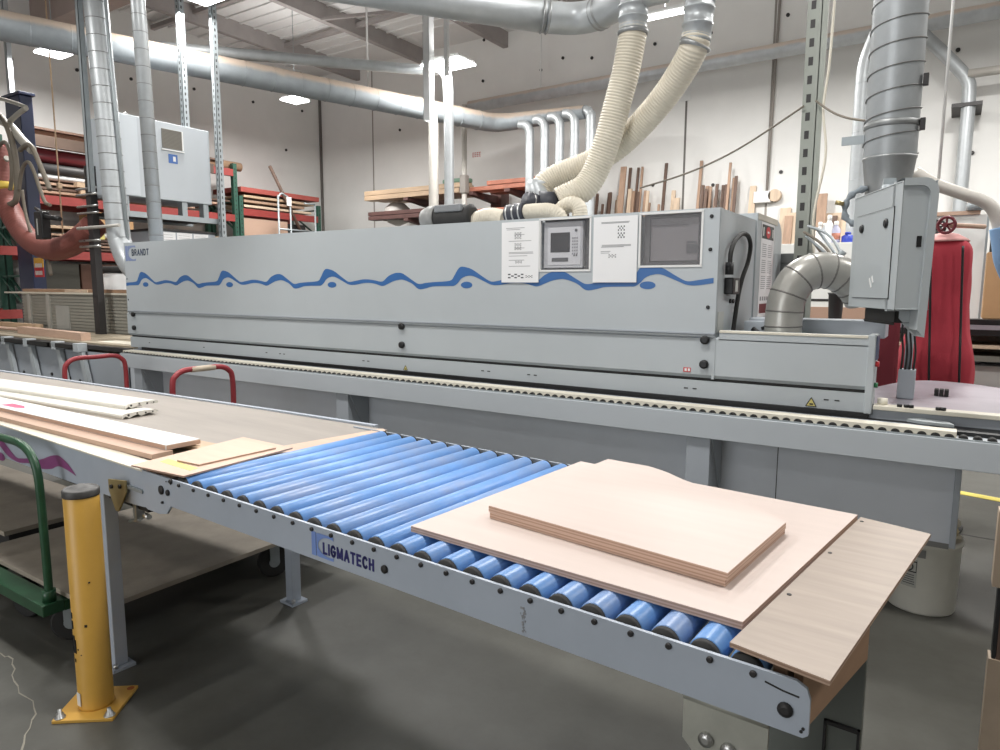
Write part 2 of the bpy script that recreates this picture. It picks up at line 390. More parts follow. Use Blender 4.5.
def c_logo(x0, x1, z0, z1, y, t=0.001):
    """a square with a bar at its left and a round bite open to the right"""
    m = MB(); w = x1 - x0; h = z1 - z0
    m.xz([(x0, z0), (x0 + 0.2 * w, z0), (x0 + 0.2 * w, z1), (x0, z1)], y, y - t)
    xs = x0 + 0.23 * w; cx = x0 + 0.8 * w; cz_ = (z0 + z1) / 2; rx = 0.5 * w; rz = 0.40 * h
    arc = [(cx + rx * math.cos(a), cz_ + rz * math.sin(a)) for a in [PI * (0.30 + 1.4 * k / 16) for k in range(17)]]
    out = [(x1, z1), (xs, z1), (xs, z0), (x1, z0)]
    # fill between square outline and arc as quads
    src = [(min(p[0], x1), p[1]) for p in arc]
    top = []
    for k, p in enumerate(src):
        t_ = k / 16.0
        if t_ < 0.3: q = (x1 + (xs - x1) * t_ / 0.3, z1)
        elif t_ < 0.7: q = (xs, z1 + (z0 - z1) * (t_ - 0.3) / 0.4)
        else: q = (xs + (x1 - xs) * (t_ - 0.7) / 0.3, z0)
        top.append(q)
    A = [m.bm.verts.new((p[0], y - t, p[1])) for p in src]; B = [m.bm.verts.new((p[0], y - t, p[1])) for p in top]
    for k in range(16): m.bm.faces.new((A[k], B[k], B[k + 1], A[k + 1]))
    return m

# ================================================================== the hall
XW, YB, ZR = -13.65, 12.5, 6.75
XE, YF = 9.0, -8.0
floor = struct('floor', MB().box(XW - .2, XE, YF, YB + .2, -0.1, 0), floor_m)
struct('wall_left', MB().box(XW - .2, XW, YF, YB + .2, 0, ZR), wallpaint)
wb = struct('wall_back', MB().box(XW, XE, YB, YB + .2, 0, ZR), wallpaint)
struct('wall_right', MB().box(XE, XE + .2, YF, YB + .2, 0, ZR), wallpaint)
struct('wall_front', MB().box(XW - .2, XE + .2, YF - .2, YF, 0, ZR), wallpaint)
ceil = struct('ceiling', MB().box(XW - .2, XE + .2, YF - .2, YB + .2, ZR, ZR + .1), roofpaint)
wl = bpy.data.objects['wall_left']
jm = M('dark_wall_joint', (150, 144, 138), 0.9, 0, 0.05)
jd = M('dark_corner_joint', (110, 106, 102), 0.9, 0, 0.05)
for x in (-4.25, -2.80, -11.86, 0.9, 2.4):
    part('wall_joint', MB().box(x - .018, x + .018, YB - .004, YB, 0, ZR), jm if x != -4.25 else jd, wb)
part('corner_joint', MB().box(XW, XW + .05, YB - .05, YB - .0, 0, ZR), jd, wb)
for (px, py) in ((541, 70), (563, 58), (592, 58), (655, 44), (788, 15), (483, 81), (713, 185), (653, 185), (781, 172), (958, 50), (972, 153), (400, 130), (484, 40), (711, 33)):
    p = sy(px, py, YB - .006)
    part('wall_bolt', MB().cyl((p.x, YB, p.z), (p.x, YB - .02, p.z), .030), dark, wb)
for (px, py) in ((11, 59), (77, 70), (131, 79), (194, 89), (253, 102), (286, 150), (302, 111), (329, 109)):
    p = sx(px, py, XW + .006)
    if p.y < YB - .1: part('wall_bolt', MB().cyl((XW, p.y, p.z), (XW + .02, p.y, p.z), .030), dark, wl)
# roof steel: a deep beam and light joists, purlins
b = MB(); b.box(XW, XE, 6.0, 6.35, 5.95, ZR); part('roof_beam', b, glulam, ceil)
for y in (8.2, 10.3, 3.8, 1.6):
    b = MB(); b.box(XW, XE, y - .04, y + .04, ZR - .17, ZR - .09); part('purlin', b, roofsteel, ceil)
for x in (-12.3, -10.2, -8.1, -6.0, -3.9, -1.8, .3, 2.4):
    b = MB(); b.box(x - .06, x + .06, YF, YB, ZR - .30, ZR); part('joist', b, roofsteel, ceil)
for y, x in ((7.2, -10.2), (9.4, -10.2), (7.3, -8.1), (9.2, -8.1), (11, -8.1), (9.2, -6.0), (5, -8.1)):
    b = MB(); b.bar((x, y, ZR - .28), (x + 2.1, y, ZR - .55), .05, .05); b.bar((x + 2.1, y, ZR - .55), (x + 2.1, y, ZR - .2), .04, .04); part('brace', b, roofsteel, ceil)
ribs = MB()
for k in range(60):
    y = YF + .3 + k * .325; ribs.box(XW, XE, y - .02, y + .02, ZR - .03, ZR)
part('deck_rib', ribs, roofpaint, ceil, kind='stuff')
# floor marks
m = MB(); a = sz(957, 490.5, 0); c = sz(1000, 498.5, 0); w = Vector((0.02, -0.11, 0))
dv = (c - a) * 6; a2 = a - (c - a) * 2; c2 = a + dv
m.slab([(a2.x, a2.y), (c2.x, c2.y), (c2.x + w.x, c2.y + w.y), (a2.x + w.x, a2.y + w.y)], 0, .003)
solo('floor_line', m, yellow_l, 'pale yellow painted safety line on the concrete floor right of the machine base', 'floor line')
m = MB(); pts = [sz(*q, .0) for q in ((0, 653), (5, 657), (8, 656), (13, 659), (12, 664), (15, 669), (12, 675), (14, 681), (18, 686), (19, 693), (26, 697), (33, 701), (34, 708), (36, 714), (32, 720), (30, 728), (25, 735), (24, 743), (21, 752))]
for p, q in zip(pts, pts[1:]): m.bar(p + Vector((0, 0, .0002)), q + Vector((0, 0, .0002)), .003 + random.random() * .004, .0012)
part('crack', m, M('pale_crack_dust', (150, 146, 134), 0.9, 0, 0.1), floor)
m = MB(); p = sz(955, 533, 0); q = sz(1000, 541, 0); m.bar(p, q + (q - p) * 3, .018, .002); part('crack', m, dark, floor)

# ================================================================== lamps
LZ = 5.0
def lamp(x, y, label, w=.38, l=.38, kind='square'):
    t = thing('hanging_lamp', label, 'lamp', (x, y, LZ), group='hanging lamps under the roof')
    part('diffuser', MB().box(x - w / 2, x + w / 2, y - l / 2, y + l / 2, LZ, LZ + .03, .008), led, t)
    part('housing', MB().box(x - w / 2 + .01, x + w / 2 - .01, y - l / 2 + .01, y + l / 2 - .01, LZ + .03, LZ + .09, .01), white, t)
    part('hanging_wire', MB().cyl((x, y, LZ + .09), (x, y, ZR - .01), .006, seg=6), galv_d, t)
lamp(-11.56, 5.36, 'lit square lamp hanging at upper left, left of the wide spiral duct')
lamp(-7.85, 5.36, 'lit square lamp at the top edge between two slotted hanging struts')
lamp(-10.58, 9.08, 'lit square lamp hanging in front of the hall corner, under the big dusty duct')
lamp(-6.91, 9.0, 'lit square lamp behind the two thin vertical pipes near the top centre', .75, .46)
lamp(-3.35, 8.9, 'long lit tube lamp between the tops of the two cream hoses', .72, .12)
def area(x, y, z, size, power, col=(1, .985, .96), spread=PI):
    L = bpy.data.lights.new('lamp_light', 'AREA'); L.shape = 'SQUARE'; L.size = size; L.energy = power; L.color = col; L.spread = spread
    o = bpy.data.objects.new('lamp_light', L); o.location = (x, y, z); COL.objects.link(o); return o
PW = 140
for (x, y, k) in ((-11.56, 5.36, .8), (-8.18, 5.32, .8), (-10.58, 9.08, 1.25), (-6.91, 9.0, 1.45), (-3.35, 8.9, 1.6), (.2, 8.9, 1.6), (3.6, 8.9, 1),
                  (-4.6, 5.3, .75), (-1.0, 5.3, .7), (2.6, 5.3, .6), (-8.2, 1.95, .7), (-4.6, 1.95, .8), (-1.3, 1.95, .75), (2.2, 1.95, .4), (-4.6, -2.2, .15), (-1, -2.2, .15)):
    area(x, y, LZ - .03, .5, PW * k)
    if y > 1 and not (x < -7 and y < 6): area(x, y, LZ + .11, .5, PW * k * .13).rotation_euler = (PI, 0, 0)  # weak upward light added above the lamps to brighten the roof

dl = area(-4.0, YF + .1, 2.6, 5.0, 300, (.96, .98, 1.0)); dl.rotation_euler = (-PI / 2, 0, PI); dl.name = 'added_fill_light'  # added cool fill from behind the camera for vertical faces; no door there

# ================================================================== roller conveyor (frame u along, v across)
RT = .905                                              # top of the rollers
rc = thing('roller_conveyor', 'grey framed conveyor of blue rollers with the dark LIGMATECH lettering', 'conveyor', (-1.35, 1.7, 0), True)
m = MB()
prof = [(-2.468, .893), (-2.468, .76), (-2.44, .752), (-2.36, .752), (-2.31, .762), (-2.28, .795), (-.226, .795), (-.218, .802), (-.218, .866), (-.224, .884), (-.242, .893)]
m.xz(prof, 1.172, 1.180); m.box(-2.46, -.24, 1.180, 1.196, .795, .801)
near = part('side_rail', m, conv_paint, rc)
m = MB(); m.xz([(min(u, -.33), z) for u, z in prof if u < -.4 or z in (.795, .893)], 2.167, 2.175); m.box(-2.46, -.24, 2.151, 2.167, .795, .801)
part('side_rail', m, conv_paint, rc)
UB = [-2.215, -2.124, -2.035, -1.948, -1.861, -1.774, -1.687, -1.599, -1.515, -1.433, -1.348, -1.266, -1.184, -1.102, -1.021, -.942, -.862, -.782, -.704, -.626, -.546, -.468, -.389, -.312]
N, U0 = len(UB), UB[0] - .018
ro = part('roller', MB().lathe((U0, 0, .873), [(.030, 1.199), (.0325, 1.201), (.0325, 2.131), (.030, 2.133)], 24, 'Y'), blue_roll, rc)
cap = part('end_cap', MB().lathe((U0, 0, .873), [(.012, 1.181), (.0290, 1.187), (.0305, 1.190), (.0305, 1.199), (.026, 1.1991)], 20, 'Y'), rubber, ro)
cap2 = part('end_cap', MB().lathe((U0, 0, .873), [(.026, 2.1329), (.0318, 2.133), (.0318, 2.142), (.0305, 2.144), (.012, 2.166)], 20, 'Y'), rubber, ro)
bo = part('bolt', MB().lathe((UB[0], 0, .8815), [(.0045, 1.1660), (.0062, 1.1675), (.0062, 1.172)], 10, 'Y'), dark, rc)
for k in range(1, N):
    r2 = part_copy(ro, rc, (UB[k] - UB[0], 0, 0)); part_copy(cap, r2, (0, 0, 0)); part_copy(cap2, r2, (0, 0, 0))
for k in range(1, N): part_copy(bo, rc, (UB[k] - UB[0], 0, 0))
for (u, z, r) in ((-2.335, .844, .016), (-2.291, .842, .011), (-2.33, .80, .005), (-2.267, .886, .009), (-.256, .836, .013), (-1.228, .838, .011)):
    part('bolt', MB().lathe((u, 0, z), [(r * .5, 1.164), (r, 1.167), (r, 1.172)], 14, 'Y'), dark, rc)
for (u, z) in ((-2.30, .88), (-2.285, .882), (-2.27, .876), (-.226, .812), (-.229, .806)):
    part('rivet', MB().cyl((u, 1.1725, z), (u, 1.1700, z), .0028, seg=8), dark, rc)
part('scratch', MB().bar((-.292, 1.1715, .874), (-.262, 1.1715, .868), .001, .003).bar((-.262, 1.1715, .868), (-.235, 1.1715, .8655), .001, .003), dark, rc)
m = MB()
for k in range(26): m.box(-.80 + random.gauss(0, .004), -.797 + random.gauss(0, .004), 1.1708, 1.1722, .803 + k * .0022, .805 + k * .0022 + random.random() * .003)
part('scuff_mark', m, ink, rc)
part('logo', c_logo(-1.517, -1.425, .808, .876, 1.1715), blue_lt, rc)
lettering('letter', 'LIGMATECH', .034, blue_dk, rc, (-1.467, 1.1712, .8200), .68, .30, .20)
m = MB()
for u in (-2.0, -1.2, -.45): m.box(u - .02, u + .02, 1.196, 2.151, .797, .815)
part('cross_member', m, galv_d, rc)
# bent bracket and legs at the free end
m = MB(); m.xz([(-.44, .79), (-.285, .79), (-.285, .70), (-.33, .66), (-.40, .66), (-.44, .70)], 1.186, 1.192)
m.cyl((-.44, 1.190, .788), (-.285, 1.190, .788), .010, seg=14); m.box(-.44, -.285, 1.19, 1.26, .779, .785)
lb = part('leg_bracket', m, M('dull_zinc_bracket', (178, 178, 168), .40, .35, .12, 10), rc)
for u, z in ((-.394, .715), (-.352, .711)):
    m = MB(); m.lathe((u, 0, z), [(.006, 1.176), (.014, 1.179), (.014, 1.186)], 14, 'Y'); part('bracket_bolt', m, steel, lb)
part('leg', MB().box(-.40, -.32, 1.20, 1.26, .02, .70, .004).box(-.44, -.28, 1.17, 1.29, 0, .02), conv_paint, rc)
m = MB(); m.box(-.40, -.188, 1.580, 1.60, .02, .79, .003); m.box(-.40, -.188, 1.54, 1.68, 0, .02)
part('leg', m, M('green_grey_leg', (112, 116, 110), .5, 0, .06), rc)
m = MB()
for (a, c, z0, z1) in ((-.262, -.19, .592, .600), (-.262, -.257, .20, .6), (-.195, -.19, .20, .6)): m.box(a, c, 1.570, 1.579, z0, z1)
part('wire_frame', m, dark, rc)
m = MB(); m.slab([(-.2405, 1.222), (-.187, 1.578), (-.202, 1.578), (-.256, 1.222)], .765, .9045); part('end_board', m, mdf, rc)
m = MB(); m.box(-.290, -.266, 1.215, 1.30, .82, .9045); part('packing_block', m, mdf, rc)

# ================================================================== belt conveyor on the left
bc = thing('belt_conveyor', 'long belt conveyor with the purple wave on its grey side, left of the blue rollers', 'conveyor', (-4.3, 1.7, 0), True)
m = MB(); m.xz([(-7.2, .885), (-7.2, .69), (-2.60, .745), (-2.472, .753), (-2.472, .886)], 1.176, 1.186)
part('side_panel', m, conv_paint, bc)
part('edge_strip', MB().box(-7.2, -2.475, 1.174, 1.262, .884, .892, .002), cream, bc)
part('belt', MB().slab([(-7.2, 1.262), (-2.31, 1.262), (-2.31, 2.235), (-3.2, 2.19), (-7.2, 1.875)], .872, .886), belt_m, bc)
m = MB(); m.slab([(-2.40, 2.235), (-3.2, 2.19), (-7.2, 1.875), (-7.2, 1.90), (-3.2, 2.215), (-2.40, 2.262)], .80, .895); part('far_rim', m, conv_paint, bc)
part('end_trim', MB().slab([(-2.475, 1.19), (-2.30, 1.19), (-2.285, 2.20), (-2.335, 2.233)], .872, .889), ply_thin, bc)
m = MB(); m.slab([(-7.2, 1.2), (-2.5, 1.2), (-2.5, 2.2), (-7.2, 1.87)], .72, .74); part('bed_plate', m, dark, bc)
for (u, v) in ((-2.835, 1.205), (-2.745, 2.0), (-6.7, 1.22), (-6.7, 1.85)):
    m = MB(); m.box(u - .026, u + .026, v - .026, v + .026, .012, .75, .003); m.box(u - .05, u + .05, v - .045, v + .045, 0, .012)
    lg = part('leg', m, conv_paint, bc)
    part('foot_bolt', MB().cyl((u + .038, v - .030, .012), (u + .038, v - .030, .03), .010, seg=8), steel, lg)
# purple wave print
PT_ = [(-4.62, .772), (-4.42, .770), (-4.26, .786), (-4.17, .823), (-4.06, .866), (-3.95, .862), (-3.857, .828), (-3.776, .795), (-3.675, .757), (-3.60, .762), (-3.508, .776), (-3.44, .780), (-3.372, .794), (-3.283, .821), (-3.22, .834), (-3.179, .835), (-3.104, .814), (-3.035, .778)]
PB_ = [(-4.62, .735), (-4.42, .735), (-4.24, .745), (-4.12, .790), (-4.03, .815), (-3.95, .812), (-3.868, .782), (-3.775, .747), (-3.660, .736), (-3.59, .742), (-3.512, .752), (-3.42, .748), (-3.359, .751), (-3.273, .766), (-3.23, .782), (-3.187, .790), (-3.115, .786), (-3.035, .775)]
tp = [(p.x, p.z) for p in spline([(a, 0, c) for a, c in PT_], 4)]; bt = [(p.x, p.z) for p in spline([(a, 0, c) for a, c in PB_], 4)]
part('wave_print', MB().strip(tp, bt, 1.1748), purple_wave, bc)
m = MB(); m.xz([(-3.865 + .045 * math.cos(a), .730 + .020 * math.sin(a)) for a in [2 * PI * k / 18 for k in range(18)]], 1.1748, 1.1765)
part('wave_dot', m, purple_wave, bc)
W0 = [(-.185, 1.585, 1.556), (-.074, 1.594, 1.559), (-.045, 1.625, 1.561), (-.02, 1.668, 1.580), (.0, 1.684, 1.606), (.03, 1.681, 1.622), (.074, 1.664, 1.624), (.148, 1.611, 1.588), (.19, 1.588, 1.568), (.235, 1.594, 1.566), (.30, 1.605, 1.577), (.345, 1.605, 1.580), (.395, 1.598, 1.574), (.451, 1.590, 1.558), (.494, 1.625, 1.574), (.53, 1.643, 1.590), (.565, 1.650, 1.599), (.605, 1.643, 1.601), (.667, 1.601, 1.576), (.715, 1.573, 1.538), (.765, 1.580, 1.543)]
def wave(x_peak, period, n0, n1, xmin, xmax, zmap, clip=None):
    ctrl = []
    for n in range(n0, n1):
        for f, a, c in W0: ctrl.append((x_peak + (n + f) * period, a, c))
    t = spline([(x, 0, a) for x, a, c in ctrl], 4); bt = spline([(x, 0, c) for x, a, c in ctrl], 4)
    top, bot = [], []
    for p, q in zip(t, bt):
        if xmin <= p.x <= xmax:
            a, c = p.z, q.z
            if clip: a = min(a, clip(p.x))
            top.append((p.x, zmap(a))); bot.append((p.x, zmap(c)))
    return top, bot
p0 = cv(108, 479, 1.16); p1 = cv(125, 481, 1.16); p2 = cv(117, 511, 1.16)
m = MB(); m.xz([(p0.x, p0.z), (p1.x, p1.z), (p1.x, p1.z - .045), (p2.x + .012, p2.z), (p2.x - .012, p2.z), (p0.x, p0.z - .045)], 1.160, 1.166)
bk = part('pointer_plate', m, brass, bc)
for px in (111.5, 120): p = cv(px, 486.5, 1.158); part('plate_bolt', MB().cyl((p.x, 1.16, p.z), (p.x, 1.153, p.z), .008, seg=10), dark, bk)
part('plate_bar', MB().box(p1.x - .02, p1.x + .11, 1.166, 1.176, p1.z - .03, p1.z - .018), galv_d, bc)
m = MB(); p = cv(137, 511, 1.2)
m.cyl((p.x - .10, 1.24, p.z - .03), (p.x + .07, 1.21, p.z - .012), .010, seg=10); m.box(p.x - .012, p.x + .012, 1.19, 1.22, p.z - .035, p.z + .03, .003); m.cyl((p.x - .04, 1.19, p.z - .045), (p.x + .02, 1.20, p.z - .03), .006, seg=8)
part('tension_bolt', m, steel, bc)

# ================================================================== boards lying on the conveyors
Z0 = .9060
def sheet(name, poly, z0, z1, mat, label, cat='plywood board', group=None):
    m = MB(); m.slab(poly, z0, z1); return solo(name, m, mat, label, cat, group, True)
sheet('plywood_board', [(-1.234, 1.274), (-1.218, 2.145), (-.299, 2.095), (-.362, 1.268)], Z0, Z0 + .016, ply, 'large pale plywood panel lying flat on the blue rollers, under the two shaped boards')
shape = [(-1.108, 1.449), (-1.09, 2.112)] + [(p.x, p.y) for p in spline([(-.935, 2.108, 0), (-.86, 2.075, 0), (-.78, 2.022, 0), (-.70, 1.984, 0)], 5)] + [(p.x, p.y) for p in spline([(-.664, 1.972, 0), (-.56, 1.905, 0), (-.48, 1.848, 0), (-.419, 1.803, 0)], 5)] + [(-.434, 1.395)]
sheet('shaped_plywood_board', [(u + .005, v - .001) for u, v in shape[:-2]] + [(-.424, 1.800), (-.440, 1.400)], Z0 + .0165, Z0 + .0335, ply, 'lower of the two stacked shaped plywood boards on the large panel')
sheet('shaped_plywood_board', shape, Z0 + .034, Z0 + .051, ply, 'upper of the two stacked shaped plywood boards, with a wavy far edge')
m = MB(); m.slab([(-.361, 1.191), (-.189, 1.165), (-.121, 2.062), (-.292, 2.100)], Z0, Z0 + .0095)
es = solo('end_plywood_strip', m, ply_worn, 'worn grey brown plywood strip across the free end of the roller conveyor', 'plywood board', None, True)
m = MB()
for (u, v) in ((-.325, 1.46), (-.305, 1.76), (-.283, 2.06)): m.cyl((u, v, Z0 + .0092), (u, v, Z0 + .0108), .005, seg=10)
part('screw_head', m, dark, es)
ls = sheet('thin_plywood_sheet', [(q.x, q.y) for q in (cz(131, 465, .9125), cz(183.5, 476, .9125), cz(292.5, 447.6, .9125), cz(243, 437, .9125))], Z0 + .0005, Z0 + .0065, ply_thin, 'lower thin plywood sheet with the yellow sticker at the left end of the rollers')
part('yellow_sticker', MB().slab([(q.x, q.y) for q in (cz(160, 461.5, .9131), cz(190, 470.5, .9131), cz(198, 468, .9131), cz(168, 458.5, .9131))], Z0 + .0065, Z0 + .0071), yellow_s, ls)
a = [cz(*q, Z0 + .013) for q in ((177, 460), (199, 464.5), (276, 447.5), (241.5, 439))]
sheet('thin_plywood_sheet', [(p.x, p.y) for p in a], Z0 + .0072, Z0 + .013, ply_thin, 'upper thin plywood sheet, lying crooked on the sheet with the yellow sticker')
# long white faced board with tan boards under it
def plank(name, pr, pl, w, z0, z1, mat, label, cat, bev=.001):
    pr = Vector((pr[0], pr[1], 0)); pl = Vector((pl[0], pl[1], 0)); t = (pl - pr).normalized(); n = Vector((t.y, -t.x, 0))
    if n.y < 0: n = -n
    q = [pr, pl, pl + n * w, pr + n * w]
    m = MB(); m.slab([(p.x, p.y) for p in q], z0, z1); return solo(name, m, mat, label, cat, None, True)
wbd = plank('white_faced_board', (-2.612, 1.339), (-4.75, 1.232), .142, .9135, .9335, whiteboard, 'long white faced board on the belt, uppermost of the three near its front edge', 'board')
part('wood_core', MB().slab([(-2.6115, 1.340), (-2.6110, 1.480), (-2.618, 1.480), (-2.619, 1.340)], .9145, .9310).slab([(-2.62, 1.3385), (-4.74, 1.2325), (-4.74, 1.2345), (-2.62, 1.3405)], .9145, .9310), pinkwood, wbd, 'bare tan core at the cut edges')
cd = part('paper_note', MB().slab([(-4.20, 1.275), (-3.90, 1.287), (-3.905, 1.378), (-4.205, 1.364)], .9335, .9342), paper, wbd)
part('pink_mark', MB().slab([(-4.19, 1.29), (-4.03, 1.303), (-3.97, 1.325), (-4.05, 1.352), (-4.19, 1.345)], .9342, .9347), pink_s, cd)
p = cz(157, 455, .912); p_ = cz(20, 418, .912)
plank('tan_board', (p.x - .02, p.y - .01), (-4.75, p.y - .11), .085, .8925, .9125, pinkwood, 'tan wood board on the belt edge, front one under the white faced board', 'board')
p = cz(196, 452, .900)
plank('tan_board', (p.x + .0, p.y + .03), (-4.70, p.y - .06), .085, .8870, .9070, tan, 'tan wood board on the belt, rear one almost hidden under the white faced board', 'board')
# two crown mouldings, hollow profile
def moulding(pr, pl, w, z0, label):
    pr = Vector((pr[0], pr[1], 0)); pl = Vector((pl[0], pl[1], 0)); t = (pl - pr).normalized(); n = Vector((t.y, -t.x, 0))
    if n.y < 0: n = -n
    prof = [(0, .0), (.03, .003), (.10, .013), (.20, .002), (.32, .010), (.45, .016), (.52, .004), (.64, .009), (.78, .017), (.88, .008), (1, .012), (1, .022), (.92, .027), (.7, .029), (.4, .029), (.1, .027), (.02, .020), (0, .012)]
    m = MB()
    A = [m.bm.verts.new(pr + n * (a * w) + Vector((0, 0, z0 + h))) for a, h in prof]; B = [m.bm.verts.new(pl + n * (a * w) + Vector((0, 0, z0 + h))) for a, h in prof]
    m.bm.faces.new(A); m.bm.faces.new(list(reversed(B)))
    for k in range(len(prof)): m.bm.faces.new((A[k], B[k], B[(k + 1) % len(prof)], A[(k + 1) % len(prof)]))
    o = solo('crown_moulding', m, white_mould, label, 'moulding', None, True)
    # the undercuts that show dark on the sawn end
    g = MB()
    for (a, h, r) in ((.18, .017, .0055), (.42, .021, .004), (.66, .017, .005), (.86, .0175, .004)):
        c = pr + n * (a * w) + Vector((0, 0, z0 + h)); g.cyl(c - t * .0012, c + t * .006, r, seg=10)
    part('end_groove', g, dark, o); return o
def mo(nr, fr, nl, z): return cz(*nr, z), cz(*fr, z), cz(*nl, z)
a, f_, l_ = mo((122, 418), (157, 413), (0, 397), .895)
moulding((a.x, a.y), (a.x - 2.3, a.y + 2.3 * (l_.y - a.y) / (a.x - l_.x)), .19, .8865, 'lower of two white primed mouldings stacked on the belt')
a, f_, l_ = mo((125, 408), (158, 402), (0, 389), .925)
moulding((a.x, a.y), (a.x - 2.3, a.y + 2.3 * (l_.y - a.y) / (a.x - l_.x)), .185, .9160, 'upper of two white primed mouldings stacked on the belt')

# ================================================================== bollard
bl = thing('bollard', 'yellow steel bollard with a black cap bolted to the floor, front left', 'bollard', (-2.56, 1.17, 0))
m = MB(); a = math.radians(38); rz = Matrix.Rotation(a, 3, 'Z')
m.box(-2.665, -2.455, 1.065, 1.275, 0, .012, .002, rz); part('base_plate', m, yellow, bl)
m = MB().lathe((-2.56, 1.17, 0), [(.060, .012), (.058, .02), (.0575, .822), (.056, .824)], 40); part('post', m, yellow, bl)
m = MB().lathe((-2.56, 1.17, 0), [(.0592, .808), (.0596, .812), (.0596, .830), (.054, .836), (.050, .832), (.03, .840), (.012, .848), (.004, .849)], 40)
part('cap', m, M('scuffed_black_cap', (74, 72, 70), .5, 0, .5, 16), bl)
for (dx, dy) in ((-.085, -.085), (.085, -.085)):
    d = rz @ Vector((dx, dy, 0)); c = Vector((-2.56 + d.x, 1.17 + d.y, 0))
    part('anchor_bolt', MB().lathe(c, [(.019, .012), (.019, .015), (.013, .0155), (.013, .026), (.007, .0265), (.007, .042), (.004, .043)], 12), steel, bl)
d = rz @ Vector((.085, .085, 0)); part('bolt_hole', MB().cyl((-2.56 + d.x, 1.17 + d.y, .0118), (-2.56 + d.x, 1.17 + d.y, .0126), .013, seg=14), M('rusty_hole', (170, 96, 50), .8), bl)
m = MB()
for (ang, z, w, h) in ((-1.62, .262, .020, .045), (-1.66, .285, .012, .03), (-1.58, .245, .014, .022), (-1.68, .34, .007, .03), (-1.70, .375, .005, .02), (-1.3, .25, .006, .006), (-.7, .34, .009, .010), (-1.62, .205, .005, .012), (-.35, .50, .006, .006), (-1.1, .23, .005, .004)):
    c = Vector((-2.56 + .0580 * math.cos(ang), 1.17 + .0580 * math.sin(ang), z))
    m.box(c.x - .001, c.x + .001, c.y - w / 2, c.y + w / 2, z - h / 2, z + h / 2, .0008, Matrix.Rotation(ang, 3, 'Z'), c)
part('paint_chip', m, black, bl)
ang = -1.55; c = Vector((-2.56 + .0600 * math.cos(ang), 1.17 + .0600 * math.sin(ang), .055))
part('white_scrape', MB().box(c.x - .0015, c.x + .0015, c.y - .011, c.y + .011, .03, .08, .001, Matrix.Rotation(ang, 3, 'Z'), c), white, bl)

# ================================================================== carts
def caster(cart, x, y, z_top, r, ang=0.0):
    w = part('caster', MB().box(x - .03, x + .03, y - .03, y + .03, z_top - .012, z_top), dark, cart)
    d = Vector((math.cos(ang), math.sin(ang), 0)); n = Vector((-d.y, d.x, 0)); c = Vector((x, y, r))
    m = MB(); m.ring_tube([c - n * .022, c - n * .018, c + n * .018, c + n * .022], [r * .9, r, r, r * .9], 26); part('wheel', m, rubber, w)
    m = MB(); m.cyl(c - n * .026, c + n * .026, r * .35, seg=14)
    for s in (-1, 1): m.bar(c + n * .030 * s, Vector((x, y, z_top - .01)) + n * .030 * s, .006, .05, tuple(d))
    part('fork', m, galv_d, w)
gc = thing('platform_cart', 'green platform cart with a dirty plywood deck, behind the yellow bollard', 'cart', (-3.3, 1.9, 0))
m = MB(); gz = .235
m.box(-3.80, -3.055, 1.215, 1.30, gz - .05, gz, .004); m.box(-3.80, -3.74, 1.30, 2.75, gz - .05, gz - .005); m.box(-3.115, -3.055, 1.30, 2.75, gz - .05, gz - .005); m.box(-3.80, -3.055, 2.69, 2.75, gz - .05, gz - .005)
part('frame', m, green, gc)
part('deck', MB().box(-3.95, -2.80, 1.31, 2.62, gz + .0005, gz + .022, .002), deckwood, gc)
m = MB(); m.tube([(-3.09, 1.258, gz - .04), (-3.09, 1.258, .45), (-3.095, 1.258, .70), (-3.11, 1.258, .80), (-3.16, 1.258, .862), (-3.24, 1.258, .89), (-3.35, 1.258, .895), (-3.55, 1.258, .89), (-3.70, 1.258, .862), (-3.75, 1.258, .80), (-3.76, 1.258, .7), (-3.76, 1.258, .45), (-3.76, 1.258, gz - .04)], .0165, 14, 8)
hd = part('push_handle', m, green, gc)
for x in (-3.09, -3.76): part('handle_socket', MB().cyl((x, 1.258, gz), (x, 1.258, gz + .05), .026, seg=14), green, hd)
caster(gc, -3.16, 1.37, gz - .05, .082, .9); caster(gc, -3.55, 1.36, gz - .05, .082, .3); caster(gc, -2.97, 2.30, gz - .05, .082, 1.2); caster(gc, -3.6, 2.5, gz - .05, .082, 1.2)

rcart = thing('platform_cart', 'cart with two red tube push handles standing between the conveyor and the long machine', 'cart', (-5.15, 2.88, 0))
part('deck', MB().box(-6.15, -4.20, 2.58, 3.20, .25, .275, .003), deckwood, rcart)
part('frame', MB().box(-6.15, -4.20, 2.60, 3.18, .20, .25), dark, rcart)
def uhandle(x, y0, y1, z1, lean):
    r = .10
    pts = [(x, y0, .25), (x, y0, .6), (x, y0, z1 - r), (x + lean, y0 + r * .3, z1 - r * .3), (x + lean, y0 + r, z1), (x + lean, (y0 + y1) / 2, z1), (x + lean, y1 - r, z1), (x + lean, y1 - r * .3, z1 - r * .3), (x, y1, z1 - r), (x, y1, .6), (x, y1, .25)]
    return part('push_handle', MB().tube(pts, .019, 14, 8), red_handle, rcart)
uhandle(-5.98, 2.68, 3.17, .96, 0)
h2 = uhandle(-4.33, 2.60, 3.06, .985, 0)
part('tape_wrap', MB().cyl((-4.33, 2.74, .985), (-4.33, 2.92, .985), .0205, seg=14), M('beige_tape', (190, 176, 156), .6, 0, .08), h2)
for x in (-6.0, -4.35):
    for y in (2.74, 3.04): caster(rcart, x, y, .20, .075, .2)

